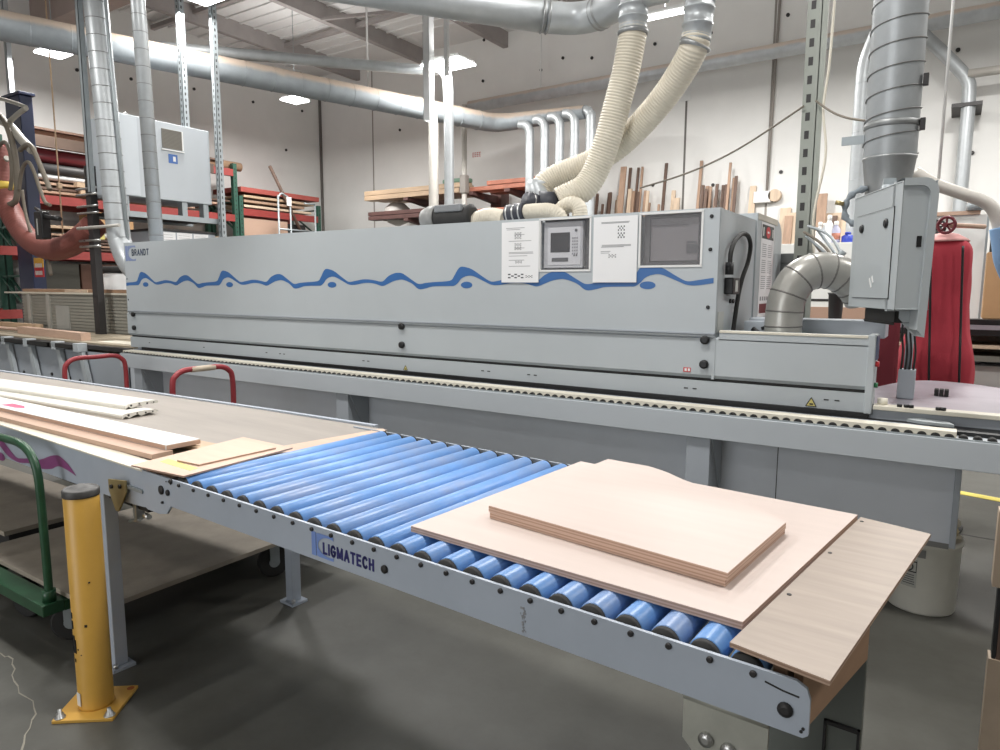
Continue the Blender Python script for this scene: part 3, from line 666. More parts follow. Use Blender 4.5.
lc = thing('low_cart', 'low dark cart with a board deck standing on the floor under the belt conveyor', 'cart', (-5.0, 1.75, 0))
part('deck', MB().box(-6.2, -4.15, 1.5, 2.1, .22, .245), deckwood, lc)
part('frame', MB().box(-6.2, -4.15, 1.52, 2.08, .15, .22), dark, lc)
for x in (-6, -4.3):
    for y in (1.6, 2.0): caster(lc, x, y, .15, .06, .1)

# ================================================================== the long edge banding machine
em = thing('edge_banding_machine', 'long grey edge banding machine with the blue wave and BRANDT lettering on its hood', 'machine', (-3.4, 4.0, 0))
XL, XR, YP = -6.76, -1.04, 3.643
# base
m = MB(); m.box(-6.74, .06, 3.62, 3.66, .38, .80); m.box(-6.74, -.30, 3.66, 4.50, .45, .93)
base = part('base_panel', m, M('base_lightened_grey', (206, 211, 218), .45, 0, .06, 2), em)  # machine grey lightened, standing in for light on the base
part('panel_seam', MB().box(-.692, -.688, 3.6185, 3.62, .40, .80), dark, base)
part('plinth_band', MB().box(-6.74, .06, 3.616, 3.62, .38, .405), M('plinth_grey', (120, 120, 118), .5), base)
part('end_flange', MB().box(.06, .085, 3.60, 3.72, .39, .80, .004), machine_d, base)
for x in (-6.3, -3.6, -1.04):
    part('foot', MB().box(x - .15, x + .15, 3.70, 4.4, 0, .45), dark, em)
m = MB(); m.box(-6.50, 1.60, 3.40, 3.62, .801, .925, .003)
part('beam', m, M('beam_grey_paint', (186, 192, 197), .45, 0, .03, 2), em)
for x in (-6.24, -3.59, -1.035):
    m = MB(); m.box(x - .062, x + .058, 3.42, 3.62, .385, .801, .002)
    m.yz([(3.43, .80), (3.615, .80), (3.615, .45)], x + .058, x + .066)
    part('post', m, machine_d, em)
# feed chain: small rollers under a scalloped cover
PT, X1 = .05, .05
NP = 131
m = MB()
for k in range(NP):
    x1 = X1 - k * PT; x0 = x1 - PT; c = (x0 + x1) / 2
    arc = [(c + .0180 * math.cos(a), .929 + .0145 * math.sin(a)) for a in [PI * q / 8 for q in range(9)]]
    poly = [(x0, .953), (x0, .929)] + [(p[0], p[1]) for p in reversed(arc)] + [(x1, .929), (x1, .953)]
    A = [m.bm.verts.new((p[0], 3.432, p[1])) for p in poly]; m.bm.faces.new(A)
m.box(X1 - NP * PT, X1, 3.4325, 3.515, .9455, .953)
m.box(X1 - .002, X1, 3.433, 3.515, .929, .945)
part('chain_cover', m, cream, em, 'cream scalloped cover strip')
tr = part('chain_roller', MB().cyl((X1 + .125, 3.418, .924), (X1 + .125, 3.470, .924), .0175, seg=14), rubber, em)
for k in range(1, 100): part_copy(tr, em, (-k * PT, 0, 0))
m = MB()
for k in range(100, 133): m.cyl((X1 + .125 - k * PT, 3.418, .924), (X1 + .125 - k * PT, 3.470, .924), .0175, seg=10)
part('chain_roller', m, rubber, em, kind='stuff')
part('chain_rail', MB().box(-6.5, 1.6, 3.408, 3.418, .924, .931), galv_d, em)
m = MB(); m.box(-6.55, -.30, 3.64, 3.70, .93, .965); m.box(-6.52, .9, 3.516, 3.655, .925, .942)
part('feed_slot', m, black, em)
part('guide_rail', MB().box(-6.52, -.05, 3.535, 3.556, .942, .949), machine_d, em)
# skirt, lower panel, upper hood
part('skirt_panel', MB().box(-6.775, -.30, 3.660, 3.69, .957, 1.057), machine, em)
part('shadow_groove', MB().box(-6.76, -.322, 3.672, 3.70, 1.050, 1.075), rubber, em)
m = MB(); m.yz([(3.655, 1.090), (3.655, 1.285), (3.668, 1.296), (3.70, 1.296), (3.70, 1.066), (3.680, 1.064)], -6.80, -.322)
part('lower_panel', m, machine, em)
m = MB(); m.box(-1.02, -.322, 3.655, 3.76, 1.28, 1.328); m.box(-1.00, -.33, 3.70, 3.74, 1.07, 1.30); m.box(-1.00, -.52, 3.76, 4.06, .99, 1.30, .004)
part('outlet_housing', m, machine, em)
part('housing_rim', MB().box(-1.02, -.325, 3.651, 3.668, 1.318, 1.332, .003), cream, em)
part('end_cap', MB().box(-.322, -.288, 3.63, 3.76, .962, 1.338, .006), machine, em)
for z, mt, r in ((1.20, red_s, .013), (1.10, M('green_button', (40, 110, 70), .4), .012)):
    part('push_button', MB().cyl((-.288, 3.66, z), (-.272, 3.66, z), r, seg=14), mt, em)
part('control_strip', MB().box(-.2885, -.284, 3.635, 3.755, 1.22, 1.332), M('slate_strip', (70, 82, 108), .5), em)
m = MB(); m.box(-.97, -.285, 4.06, 4.26, 1.295, 1.385, .006); m.box(-.97, -.60, 4.08, 4.24, .93, 1.295); part('rear_channel', m, machine_d, em)
# body behind the panels
m = MB(); m.box(-6.74, -1.05, 3.712, 4.42, .93, 1.945); part('body', m, machine_d, em)
holes = [(-2.105, -1.777, 1.655, 1.951), (-1.469, -1.132, 1.672, 1.950)]
m = MB(); y0, y1 = YP, YP + .022
zb, zt = 1.296, 1.965
def panel_piece(a, c, z0, z1): m.box(a, c, y0, y1, z0, z1)
panel_piece(XL, holes[0][0], zb, zt); panel_piece(holes[0][1], holes[1][0], zb, zt); panel_piece(holes[1][1], XR, zb, zt)
for h in holes: panel_piece(h[0], h[1], zb, h[2]); panel_piece(h[0], h[1], h[3], zt)
m.box(XL, XR, YP + .022, YP + .06, zt - .012, zt)
hood = part('hood_panel', m, machine, em)
m = MB(); m.yz([(YP - .006, zb + .022), (YP - .006, zb + .014), (YP + .012, zb - .006), (YP + .012, zb + .022)], XL, XR); part('hood_lip', m, machine_d, hood)  # lip in the darker grey, its shade put into the colour
for h in holes:
    m = MB(); t = .009
    m.box(h[0] - t, h[1] + t, YP - .004, YP + .01, h[2] - t, h[2] + .002); m.box(h[0] - t, h[1] + t, YP - .004, YP + .01, h[3] - .002, h[3] + t)
    m.box(h[0] - t, h[0] + .002, YP - .004, YP + .01, h[2], h[3]); m.box(h[1] - .002, h[1] + t, YP - .004, YP + .01, h[2], h[3])
    part('window_frame', m, white, em)
# cavity of the two windows
m = MB()
for h in holes: m.box(h[0] - .002, h[1] + .002, 3.7000, 3.7060, h[2] - .002, h[3] + .002)
part('window_recess', m, M('grey_recess', (120, 118, 118), .6), em)
h = holes[0]
m = MB(); m.box(h[0] + .01, h[1] - .055, 3.6640, 3.7000, h[2] + .012, h[3] - .012, .006); tm = part('terminal', m, crt, em)
part('terminal_bezel', MB().box(-2.065, -1.845, 3.6605, 3.6660, 1.685, 1.905, .003), M('pale_terminal_bezel', (218, 218, 222), .45), tm)
part('terminal_screen', MB().box(-2.045, -1.915, 3.6585, 3.6620, 1.76, 1.875, .004), screen_m, tm)
m = MB()
for i in range(3):
    for j in range(6): m.box(-1.90 + i * .014, -1.892 + i * .014, 3.6588, 3.6615, 1.745 + j * .018, 1.755 + j * .018)
part('terminal_keys', m, M('grey_keys', (150, 150, 154), .5), tm)
m = MB(); m.box(-2.035, -1.925, 3.6588, 3.6620, 1.705, 1.728); m.cyl((-1.875, 3.6615, 1.885), (-1.875, 3.6580, 1.885), .009, seg=12); m.box(-1.89, -1.882, 3.6586, 3.6620, 1.735, 1.745); m.box(-1.875, -1.867, 3.6586, 3.6620, 1.735, 1.745)
part('terminal_switch', m, M('dark_grey_switch', (96, 96, 98), .5), tm)
h = holes[1]
m = MB(); m.box(h[0] + .04, h[1] - .02, 3.6740, 3.7000, h[2] + .02, h[3] - .02, .005); mo_ = part('monitor', m, M('dim_grey_monitor', (146, 140, 142), .5), em)
m = MB(); a, c, z0, z1 = h[0] + .042, h[1] - .018, h[2] + .02, h[3] - .018; t = .007
m.box(a, c, 3.6710, 3.6760, z0, z0 + t); m.box(a, c, 3.6710, 3.6760, z1 - t, z1); m.box(a, a + t, 3.6710, 3.6760, z0, z1); m.box(c - t, c, 3.6710, 3.6760, z0, z1)
part('monitor_edge', m, dark, mo_)
m = MB(); m.box(-1.41, -1.21, 3.6700, 3.6740, 1.885, 1.89); m.box(-1.22, -1.165, 3.6700, 3.6740, 1.79, 1.80); m.box(-1.22, -1.16, 3.6700, 3.6740, 1.735, 1.785)
part('monitor_print', m, M('dim_print', (92, 90, 92), .5), mo_)
for h, pm in zip(holes, (pane_m, pane_d)):
    part('window_pane', MB().box(h[0], h[1], YP + .003, YP + .007, h[2], h[3]), pm, em)
# blue wave with its dots
clip = lambda x: 1.645 if (-2.12 < x < -1.77) else (1.662 if (-1.48 < x < -1.12) else 9)
tp, bt = wave(-6.485, 1.262, -1, 6, -6.757, XR - .004, lambda z: z, clip)
part('wave_print', MB().strip(tp, bt, YP - .0012), blue_wave, hood)
for cx in (-6.415, -5.135, -3.90, -2.655, -1.42):
    m = MB(); m.xz([(cx + .046 * math.cos(a), 1.566 + .0215 * math.sin(a)) for a in [2 * PI * k / 24 for k in range(24)]], YP - .0012, YP + .0005)
    part('wave_dot', m, blue_wave, hood)
part('logo', c_logo(-6.735, -6.555, 1.79, 1.935, YP - .0008), blue_grey, hood)
lettering('letter', 'BRANDT', .062, M('dark_slate_print', (52, 66, 92), .5), hood, (-6.618, YP - .0012, 1.838), .80, .34, .17)
for x in (-6.672, -3.222, -1.092):
    for z in (1.278, 1.148):
        part('knob', MB().lathe((x, 0, z), [(.014, 3.632), (.023, 3.635), (.024, 3.650), (.020, 3.656)], 18, 'Y'), black, em)
for z in (1.922, 1.752, 1.452): part('screw', MB().lathe((-1.082, 0, z), [(.006, YP - .006), (.010, YP - .004), (.010, YP)], 12, 'Y'), black, hood)
for z in (1.62, 1.42): part('screw', MB().lathe((-6.735, 0, z), [(.004, YP - .004), (.007, YP - .003), (.007, YP)], 10, 'Y'), black, hood)
for k, x in enumerate((-6.45, -5.58, -4.72, -4.55, -3.62, -2.55, -2.20, -1.2, -.50)):
    m = MB(); m.box(x, x + .022, 3.6585, 3.660, 1.008, 1.014)
    if k > 2: m.box(x + .048, x + .070, 3.6585, 3.660, 1.008, 1.014)
    part('slot_mark', m, dark, em)
def warn(x, z, s):
    m = MB(); m.xz([(x - s, z - s * .8), (x + s, z - s * .8), (x, z + s)], 3.657, 3.660); o = part('warning_sign', m, yellow_s, em)
    g = MB(); t = s * .16
    for a, c in (((x - s, z - s * .8), (x + s, z - s * .8)), ((x + s, z - s * .8), (x, z + s)), ((x, z + s), (x - s, z - s * .8))): g.bar((a[0], 3.6565, a[1]), (c[0], 3.6565, c[1]), .001, t)
    g.box(x - s * .3, x + s * .4, 3.6560, 3.657, z - s * .5, z - s * .2); part('sign_print', g, black, o)
warn(-.556, .992, .024); warn(-3.20, .985, .018)
o = part('red_label', MB().box(-1.205, -1.165, 3.652, 3.655, 1.10, 1.124), red_s, em)
m = MB()
for a in (-1.198, -1.180): m.box(a, a + .012, 3.651, 3.6525, 1.105, 1.12)
part('label_mark', m, white, o)
# right hand end of the hood
part('side_panel', MB().box(-1.052, XR + .002, 3.652, 4.40, 1.07, 1.962), machine, em)
m = MB(); prof = [(4.40, 1.0), (4.40, 2.005), (4.95, 2.005), (5.04, 1.985), (5.09, 1.94), (5.11, 1.88), (5.11, 1.0)]
m.yz(prof, -2.2, XR + .012); rear = part('rear_housing', m, machine, em)
part('beige_band', MB().box(XR + .012, XR + .016, 4.41, 4.95, 1.967, 2.004), M('beige_band', (196, 190, 176), .5), rear)
lbx = XR + .013
lab = part('label_plate', MB().box(lbx, lbx + .002, 4.50, 4.86, 1.37, 1.962), paper, rear)
part('sign_panel', MB().box(lbx + .002, lbx + .003, 4.52, 4.84, 1.862, 1.948), black, lab)
m = MB(); m.yz([(4.68 + .062 * math.cos(a), 1.905 + .038 * math.sin(a)) for a in [PI / 8 + PI / 4 * k for k in range(8)]], lbx + .003, lbx + .004); part('red_octagon', m, red_s, lab)
m = MB()
for q in ((4.54, 4.565), (4.795, 4.82)): m.box(lbx + .003, lbx + .004, q[0], q[1], 1.878, 1.932)
m.box(lbx + .004, lbx + .0045, 4.655, 4.705, 1.899, 1.911); part('sign_print', m, white, lab)
part('sign_panel', MB().box(lbx + .002, lbx + .003, 4.53, 4.83, 1.395, 1.455), M('maroon_panel', (110, 40, 46), .5), lab)
m = MB()
for k in range(24):
    z = 1.825 - k * .0125
    if k % 8 == 7: continue
    m.box(lbx + .002, lbx + .0026, 4.54, 4.66 - random.random() * .02, z, z + .004); m.box(lbx + .002, lbx + .0026, 4.70, 4.82 - random.random() * .03, z, z + .004)
for k in range(5): m.box(lbx + .002, lbx + .0026, 4.54 + k * .06, 4.575 + k * .06, 1.475, 1.50)
part('fine_print', m, ink, lab)
# cable loop and socket on the end
X0 = XR + .03
pts = [sx(*q, X0) for q in ((730, 264), (731, 252), (735, 241), (742, 234), (748, 236), (750.5, 246), (748, 262), (743, 276), (739, 292), (736, 310), (733, 332))]
part('cable', MB().tube(pts, .0125, 10, 6), rubber, em)
p = sx(729.5, 268, X0); part('cable_plug', MB().cyl((X0, p.y, p.z - .035), (X0, p.y, p.z + .03), .022, seg=14).cyl((X0, p.y - .03, p.z + .02), (X0, p.y + .03, p.z + .024), .01, seg=8), black, em)
p = sx(731, 286, XR + .02); so = part('socket_box', MB().box(XR + .002, XR + .05, p.y - .07, p.y + .07, p.z - .045, p.z + .045, .006), black, em)
part('socket_window', MB().box(XR + .05, XR + .052, p.y - .03, p.y + .02, p.z - .03, p.z + .03), M('socket_grey', (176, 176, 172), .5), so)
p = sx(720.5, 322, XR + .004); part('cover_plate', MB().box(XR + .002, XR + .006, p.y - .055, p.y + .05, p.z - .055, p.z + .055), M('cover_plate_grey', (176, 178, 174), .5), em)
for q in ((730, 301), (733, 301)): p = sx(*q, XR + .004); part('screw', MB().cyl((XR + .002, p.y, p.z), (XR + .01, p.y, p.z), .012, seg=10), black, em)
m = MB(); m.box(-.98, -.80, 4.0, 4.2, 1.25, 1.37, .004); part('bracket', m, machine_d, em)
m = MB(); m.cyl((-.93, 3.98, 1.33), (-.86, 3.98, 1.28), .014, seg=8); m.cyl((-.88, 3.97, 1.33), (-.80, 3.99, 1.36), .01, seg=8); part('hose_fitting', m, black, em)
# infeed table at the right end
m = MB()
back = [(p.x, p.y) for p in spline([(-.36, 4.30, 0), (-.22, 4.74, 0), (-.08, 4.90, 0), (.12, 4.86, 0), (.32, 4.72, 0), (.9, 4.60, 0)], 6)]
m.slab([(-.28, 3.69), (-.36, 4.05)] + back + [(.9, 3.69)], .985, 1.0)
part('infeed_table', m, infeed_m, em)
m = MB(); m.box(-.30, .9, 3.66, 4.4, .93, .985); part('infeed_base', m, machine_d, em)
m = MB(); m.box(-.284, .55, 3.642, 3.72, .985, 1.006, .003); fs = part('guide_strip', m, cream, em)
for px, py in ((898, 409), (904.5, 410.5), (911, 407), (938, 411.5), (943, 412.5)):
    p = sz(px, py, 1.012); part('guide_screw', MB().cyl((p.x, max(3.66, p.y), 1.006), (p.x, max(3.66, p.y), 1.02), .011, seg=12), black, fs)
p = sz(873, 401, 1.02); part('stop_roller', MB().cyl((-.25, 3.70, 1.0), (-.25, 3.70, 1.035), .022, seg=16), cream, em)
m = MB(); m.slab([(-.14, 3.58), (-.10, 3.66), (.02, 3.60), (.04, 3.54), (-.08, 3.55)], .953, .966); part('feed_shoe', m, galv_d, em)
p = sz(942, 392, 1.02)
m = MB()
for k in range(3): m.box(p.x - .034 + k * .022, p.x - .014 + k * .022, p.y - .03, p.y + .03, 1.0005, 1.035, .003)
solo('clamp_block', m, rubber, 'small black ribbed block lying on the violet grey infeed table', 'block')

# papers taped on the hood
def notice(x0, x1, z0, z1, label, rows, marks):
    t = thing('paper_notice', label, 'paper', ((x0 + x1) / 2, YP - .006, z0))
    part('sheet', MB().box(x0, x1, YP - .008, YP - .0055, z0, z1), paper, t)
    m = MB(); h = z1 - z0; w = x1 - x0
    for (a, c, q) in rows: m.box(x0 + a * w, x0 + c * w, YP - .0086, YP - .008, z0 + q * h - .0016, z0 + q * h + .0016)
    part('print', m, ink, t)
    m = MB()
    for (a, c, q, r) in marks:
        n = 5
        for i in range(n):
            for j in range(3):
                if (i + j) % 2 == 0: m.box(x0 + (a + (c - a) * i / n) * w, x0 + (a + (c - a) * (i + .8) / n) * w, YP - .0086, YP - .008, z0 + (q + (r - q) * j / 3) * h, z0 + (q + (r - q) * (j + .8) / 3) * h)
    part('printed_picture', m, ink_d, t, kind='stuff')
notice(-2.379, -2.112, 1.582, 1.949, 'left paper notice with four printed blocks taped beside the terminal window',
       [(.12, .62, .90), (.14, .5, .875), (.35, .62, .79), (.2, .8, .685), (.35, .62, .57), (.2, .85, .50), (.2, .86, .48), (.2, .7, .44), (.2, .62, .37), (.2, .78, .27)],
       [(.36, .54, .77, .83), (.36, .54, .72, .765), (.36, .54, .60, .65), (.36, .54, .54, .59), (.38, .56, .32, .36), (.18, .62, .07, .15), (.66, .85, .08, .12)])
notice(-1.751, -1.484, 1.582, 1.949, 'right paper notice, mostly blank, taped between the two hood windows',
       [(.18, .8, .90), (.18, .82, .915), (.2, .86, .555), (.2, .86, .57), (.18, .7, .54), (.18, .4, .475), (.18, .38, .45)],
       [(.56, .72, .78, .86), (.56, .72, .67, .76), (.36, .54, .38, .43)])

# ================================================================== ducts
def ring_parts(parent, axis_pts, r, every, mat, tube_r=.004, seg=24):
    pts = resample(axis_pts, every); m = MB()
    for a, b in zip(pts, pts[1:]):
        t = (b - a).normalized(); m.ring_tube([a - t * tube_r, a, a + t * tube_r], [r * .99, r + tube_r, r * .99], seg, True)
    return part('seam', m, mat, parent)
def duct(name, ctrl, r, mat, label, seam=.0, n=8, seg=26, cat='duct', smooth=True, seam_mat=None, base=None, into=None):
    pts = spline(ctrl, n) if smooth else [Vector(p) for p in ctrl]
    if into is not None:
        return part(name, MB().ring_tube(pts, r, seg, True), mat, into, label), pts
    t = thing(name, label, cat, base or pts[-1])
    part('pipe', MB().ring_tube(pts, r, seg, True), mat, t)
    if seam: ring_parts(t, pts, r, seam, seam_mat or mat)
    return t, pts
def helix(parent, x, y, z0, z1, r, pitch, mat, tr=.004):
    n = int((z1 - z0) / pitch * 20); pts = [Vector((x + r * math.cos(2 * PI * k / 20), y + r * math.sin(2 * PI * k / 20), z0 + pitch * k / 20)) for k in range(n)]
    return part('spiral_seam', MB().ring_tube(pts, tr, 5, True), mat, parent)
seam_d = M('dark_duct_seam', (126, 126, 124), .5, .5, .05)
strap_m = M('dull_duct_strap', (150, 152, 152), .45, .7, .05)

# right hand duct with its taper, and the grey elbow that runs into it
DX, DY = -.345, 4.32
t = thing('spiral_duct', 'wide galvanised spiral duct coming down behind the grey control cabinet', 'duct', (DX, DY, 2.05))
m = MB().lathe((DX, DY, 0), [(.125, 2.235), (.127, 2.24), (.137, 6.5), (.137, 6.7)], 36); part('pipe', m, galv, t)
helix(t, DX, DY, 2.26, 4.4, .132, .115, seam_d, .0035)
part('taper', MB().lathe((DX, DY, 0), [(.100, 1.95), (.108, 2.08), (.127, 2.235), (.130, 2.24), (.130, 2.25), (.126, 2.25)], 36), M('dull_taper_sheet', (150, 152, 152), .45, .6, .08, 9), t)
part('collar', MB().lathe((DX, DY, 0), [(.128, 2.395), (.134, 2.40), (.134, 2.425), (.128, 2.43)], 36), strap_m, t)
for z in (2.40, 2.62): part('clamp_lug', MB().box(DX + .130, DX + .155, DY - .05, DY - .02, z - .03, z + .03, .003), dark, t)
part('strut_tab', MB().box(DX - .235, DX - .125, DY - .03, DY - .022, 2.33, 2.375), galv_d, t)
pts = [(-.745, 3.86, 1.32), (-.745, 3.86, 1.40), (-.735, 3.865, 1.50), (-.69, 3.89, 1.60), (-.61, 3.94, 1.645), (-.53, 3.99, 1.635), (-.46, 4.03, 1.59), (-.42, 4.06, 1.54), (-.40, 4.08, 1.50)]
t, pp = duct('elbow_duct', pts, .093, elbow_m, 'grey segmented elbow duct rising from the machine outlet towards the control cabinet', 0, 6, 28, base=(-.745, 3.86, 1.32))
m = MB()
P = spline(pts, 6)
for i in range(3, len(P) - 1, 5):
    a = P[i]; d = (P[i + 1] - P[i - 1]).normalized(); m.ring_tube([a - d * .006, a, a + d * .006], [.092, .0965, .092], 28)
part('seam', m, M('dark_elbow_seam', (112, 110, 106), .5, .3), t)

# two vertical ducts by the cabinet at the left
VX, VY = -8.08, 4.30
t = thing('spiral_duct', 'wide vertical galvanised duct at upper left that bends into the left end of the machine', 'duct', (VX, VY, 1.7))
m = MB(); P = spline([(VX - .29, VY, 6.7), (VX - .18, VY, 5.0), (VX - .075, VY, 3.4), (VX, VY, 2.25), (VX + .06, VY, 2.0), (VX + .22, VY, 1.79), (VX + .45, VY, 1.68), (VX + .80, VY, 1.64)], 8)
m.ring_tube(P, .122, 28); part('pipe', m, galv, t)
for k in range(16): z = 2.30 + k * .183; vx = VX - .065 * (z - 2.25); part('seam', MB().ring_tube([(vx, VY, z - .005), (vx, VY, z), (vx, VY, z + .005)], [.121, .1265, .121], 28), seam_d, t)
m = MB(); m.cyl((VX - .62, VY - .14, 2.22), (VX + .30, VY - .14, 2.22), .018, seg=10)
m.ring_tube([(VX, VY, 2.195), (VX, VY, 2.22), (VX, VY, 2.245)], [.118, .124, .118], 28); part('support_clamp', m, duct_dusty, t)
m = MB().cyl((VX - .10, VY + .03, 6.7), (VX + .19, VY + .03, .951), .022, seg=10)
solo('conduit_pipe', m, galv_d, 'thin conduit running down the right side of the wide duct at upper left', 'pipe')
WX, WY = -6.66, 3.92
t = thing('spiral_duct', 'narrower vertical duct in front of the pale cabinet, ending at the machine top', 'duct', (WX, WY, 1.95))
part('pipe', MB().cyl((WX, WY, 1.96), (WX - .17, WY, 6.72), .066, seg=24), galv, t)
for k in range(18): z = 2.05 + k * .16; wx = WX - .0357 * (z - 1.96); part('seam', MB().ring_tube([(wx, WY, z - .004), (wx, WY, z), (wx, WY, z + .004)], [.065, .0695, .065], 24), seam_d, t)
# big dusty trunk duct along the left, its elbow and the five drops on the back wall
trunk = thing('trunk_duct', 'big dusty trunk duct running under the roof at left and along the back wall', 'duct', (-8.9, 8, 4.5))
B_ = sz(498, 124, 4.55); A = sz(0, 25, 4.55); A = A + (A - B_) * .3; C_ = sy(585, 112, B_.y - .15)
part('pipe', MB().ring_tube([A, A + (B_ - A) * .5, B_ + (A - B_).normalized() * .25, B_ + (A - B_).normalized() * .08 + Vector((.08, -.02, 0)), B_ + Vector((.28, -.02, 0)), C_], [.17, .17, .165, .165, .15, .11], 26), trunk_m, trunk)
D = [A + (B_ - A) * k / 60 for k in range(61)]
ring_parts(trunk, D, .17, .42, trunk_m, .006)
for i, (px, py) in enumerate(((530, 128), (545, 123), (560, 120), (575, 117))):
    p = sy(px, py, C_.y - .05); zt = p.z
    duct('drop_pipe', [(p.x - .22, p.y, zt + .08), (p.x - .10, p.y, zt + .06), (p.x - .02, p.y, zt - .02), (p.x, p.y, zt - .18), (p.x, p.y, zt - .8), (p.x, p.y, 2.2), (p.x, p.y, .02)], .078, galv, None, 0, 5, 18, into=trunk)
p = sy(591, 118, C_.y)
duct('drop_pipe', [C_, (p.x - .1, p.y, C_.z + .02), (p.x - .02, p.y, C_.z - .05), (p.x, p.y, C_.z - .3), (p.x, p.y, 2.4), (p.x, p.y, .02)], .085, galv, None, 0, 5, 18, into=trunk)
# branch off the trunk, and two pipes dropping behind the machine
a = sx(155, 47, -9.25); b = sy(425, 70, 9.0)
duct('branch_pipe', [a, a + (b - a) * .5, b, b + Vector((.20, .02, 0.0)), b + Vector((.36, .02, -.08)), b + Vector((.44, .02, -.28)), b + Vector((.46, .02, -1.2)), b + Vector((.46, .02, -2.3)), b + Vector((.46, .02, -5.0))], .078, galv, 'clean silver branch pipe', 0, 6, 20, into=trunk)
X9 = sy(433.5, 170, 9.5).x
duct('branch_pipe', [sy(385, 97, 9.6), sy(405, 99, 9.55), sy(420, 102, 9.5), sy(429, 109, 9.5), sy(433, 122, 9.5), sy(433.5, 150, 9.5), (X9, 9.5, 2.4), (X9, 9.5, .02)], .085, duct_dusty, None, 0, 6, 20, into=trunk)
# long pipe on the back wall
a = sy(470, 107, 12.1); b = sy(1000, 10, 12.1)
wp, P = duct('wall_pipe', [a, a + (b - a) * .5, b + (b - a) * .3], .115, pipe_m, 'long straight galvanised pipe running along the back wall at right', 0, 4, 20, smooth=False, base=tuple(a))
ring_parts(wp, [a + (b - a) * k / 40 * 1.3 for k in range(41)], .115, .75, pipe_m, .006)
# right wall drops
duct('wall_drop_pipe', [sy(918, 30, 11.9), sy(940, 50, 11.9), sy(958, 68, 11.9), sy(967, 80, 11.9), sy(969, 95, 11.9), (sy(968, 110, 11.9).x, 11.9, 3.4), (sy(968, 110, 11.9).x, 11.9, .02)], .085, galv, None, 0, 6, 18, into=wp)
m = MB(); a = sy(968, 74, 11.85); m.cyl(a, a + Vector((2.5, 0, 0)), .06, seg=14); solo('wall_rail', m, duct_dusty, 'short horizontal pipe on the back wall at the upper right edge', 'pipe')
p = sy(862, 120, 8.5)
duct('wall_drop_pipe', [(p.x + .1, 8.5, 4.2), (p.x + .02, 8.5, 3.95), (p.x, 8.5, 3.7), (p.x, 8.5, 3.0), (p.x, 8.5, .02)], .09, galv, 'narrow vertical pipe just left of the wide right hand duct', .5, 5, 18)
for px, py, l in ((967, 104, 'upper bracket'),):
    p = sy(px, py, 11.8); solo('pipe_bracket', MB().box(p.x - .18, p.x + .18, 11.80, 12.5, p.z - .025, p.z + .025), dark, 'dark bracket across the slanting branch pipe on the right of the back wall', 'bracket')

# overhead duct feeding the two hoses
t = thing('overhead_duct', 'big silver duct at the top edge that bends and ends above the left cream hose', 'duct', (-2.6, 4.6, 3.4))
a0 = sz(420, -2, 3.58); a1 = sz(545, 17, 3.50); a2 = sz(575, 18.5, 3.50); a3 = sz(600, 13, 3.50); a4 = sz(640, -8, 3.52)
d0 = (a0 - a1).normalized()
part('pipe', MB().ring_tube([a1 + d0 * 5.0, a1 + d0 * 2, a1], .108, 30), galv, t)
part('bend', MB().ring_tube(spline([a1, a2, a3, a4, a4 + Vector((.18, .04, .02))], 6), .108, 30), galv, t)
m = MB()
for q, d in ((a1, d0), (a3, (a4 - a3).normalized())):
    for k in (-.02, .02): m.ring_tube([q + d * (k - .010), q + d * k, q + d * (k + .010)], [.107, .117, .107], 30)
part('collar', m, strap_m, t)
def ribbed_hose(name, ctrl, r, label, pitch=.020, amp=.0035, mat=hose_m, seg=22):
    P = resample(spline(ctrl, 12), pitch / 4); rad = [r + amp * math.cos(2 * PI * k / 4) for k in range(len(P))]
    t = thing(name, label, 'hose', ctrl[-1]); part('hose_wall', MB().ring_tube(P, rad, seg), mat, t)
    return t, P
HY = 4.60
h1 = [(633, 26), (632.5, 34), (630, 50), (625, 75), (617, 105), (608, 138), (597, 168), (584, 188), (568, 196), (552, 195)]
hc = [sy(px, py, HY) for px, py in h1[:7]] + [sy(585, 187, 4.57), sy(571, 195, 4.52), sy(558, 201, 4.47)]
t, P = ribbed_hose('flexible_hose', hc, .094, 'left cream flexible hose, hanging almost straight from the overhead duct')
def hose_collar(t, p, d, r, h, label='collar'):
    m = MB(); d = Vector(d).normalized()
    m.ring_tube([p - d * h * .1, p, p + d * h * .35, p + d * h * .36, p + d * h * .42, p + d * h * .43, p + d * h * .8, p + d * h * .81, p + d * h * .87, p + d * h * .88, p + d * h * 1.3],
                [r, r, r, r * 1.08, r * 1.08, r, r, r * 1.08, r * 1.08, r, r], 30); return part(label, m, galv, t)
top = P[0]; hose_collar(t, top + Vector((0, 0, -.02)), (0, 0, 1), .096, .17)
part('clamp_band', MB().ring_tube([top + Vector((0, 0, -.06)), top + Vector((0, 0, -.04)), top + Vector((0, 0, -.03))], [.100, .107, .100], 28), strap_m, t)
h2 = [(695, 40), (693, 48), (686, 64), (668, 92), (645, 120), (618, 146), (590, 163), (562, 174), (545, 184), (537, 196)]
hc = [sy(px, py, HY + .03 + .05 * i) for i, (px, py) in enumerate(h2)]
hc = [sy(696.5, 36, 4.62), sy(694, 47, 4.62), sy(686, 64, 4.66), sy(668, 92, 4.74), sy(645, 120, 4.80), sy(618, 146, 4.82), sy(590, 163, 4.80), sy(562, 174, 4.74), sy(545, 184, 4.68), sy(539, 196, 4.64)]
t, P = ribbed_hose('flexible_hose', hc, .092, 'cream flexible hose on the right, slanting down behind the other hose')
top = P[0]; hose_collar(t, top + Vector((.0, 0, -.02)), (.06, 0, 1), .092, .22)
part('clamp_band', MB().ring_tube([top + Vector((-.012, 0, -.075)), top + Vector((-.006, 0, -.055)), top + Vector((0, 0, -.045))], [.10, .107, .10], 28), strap_m, t)
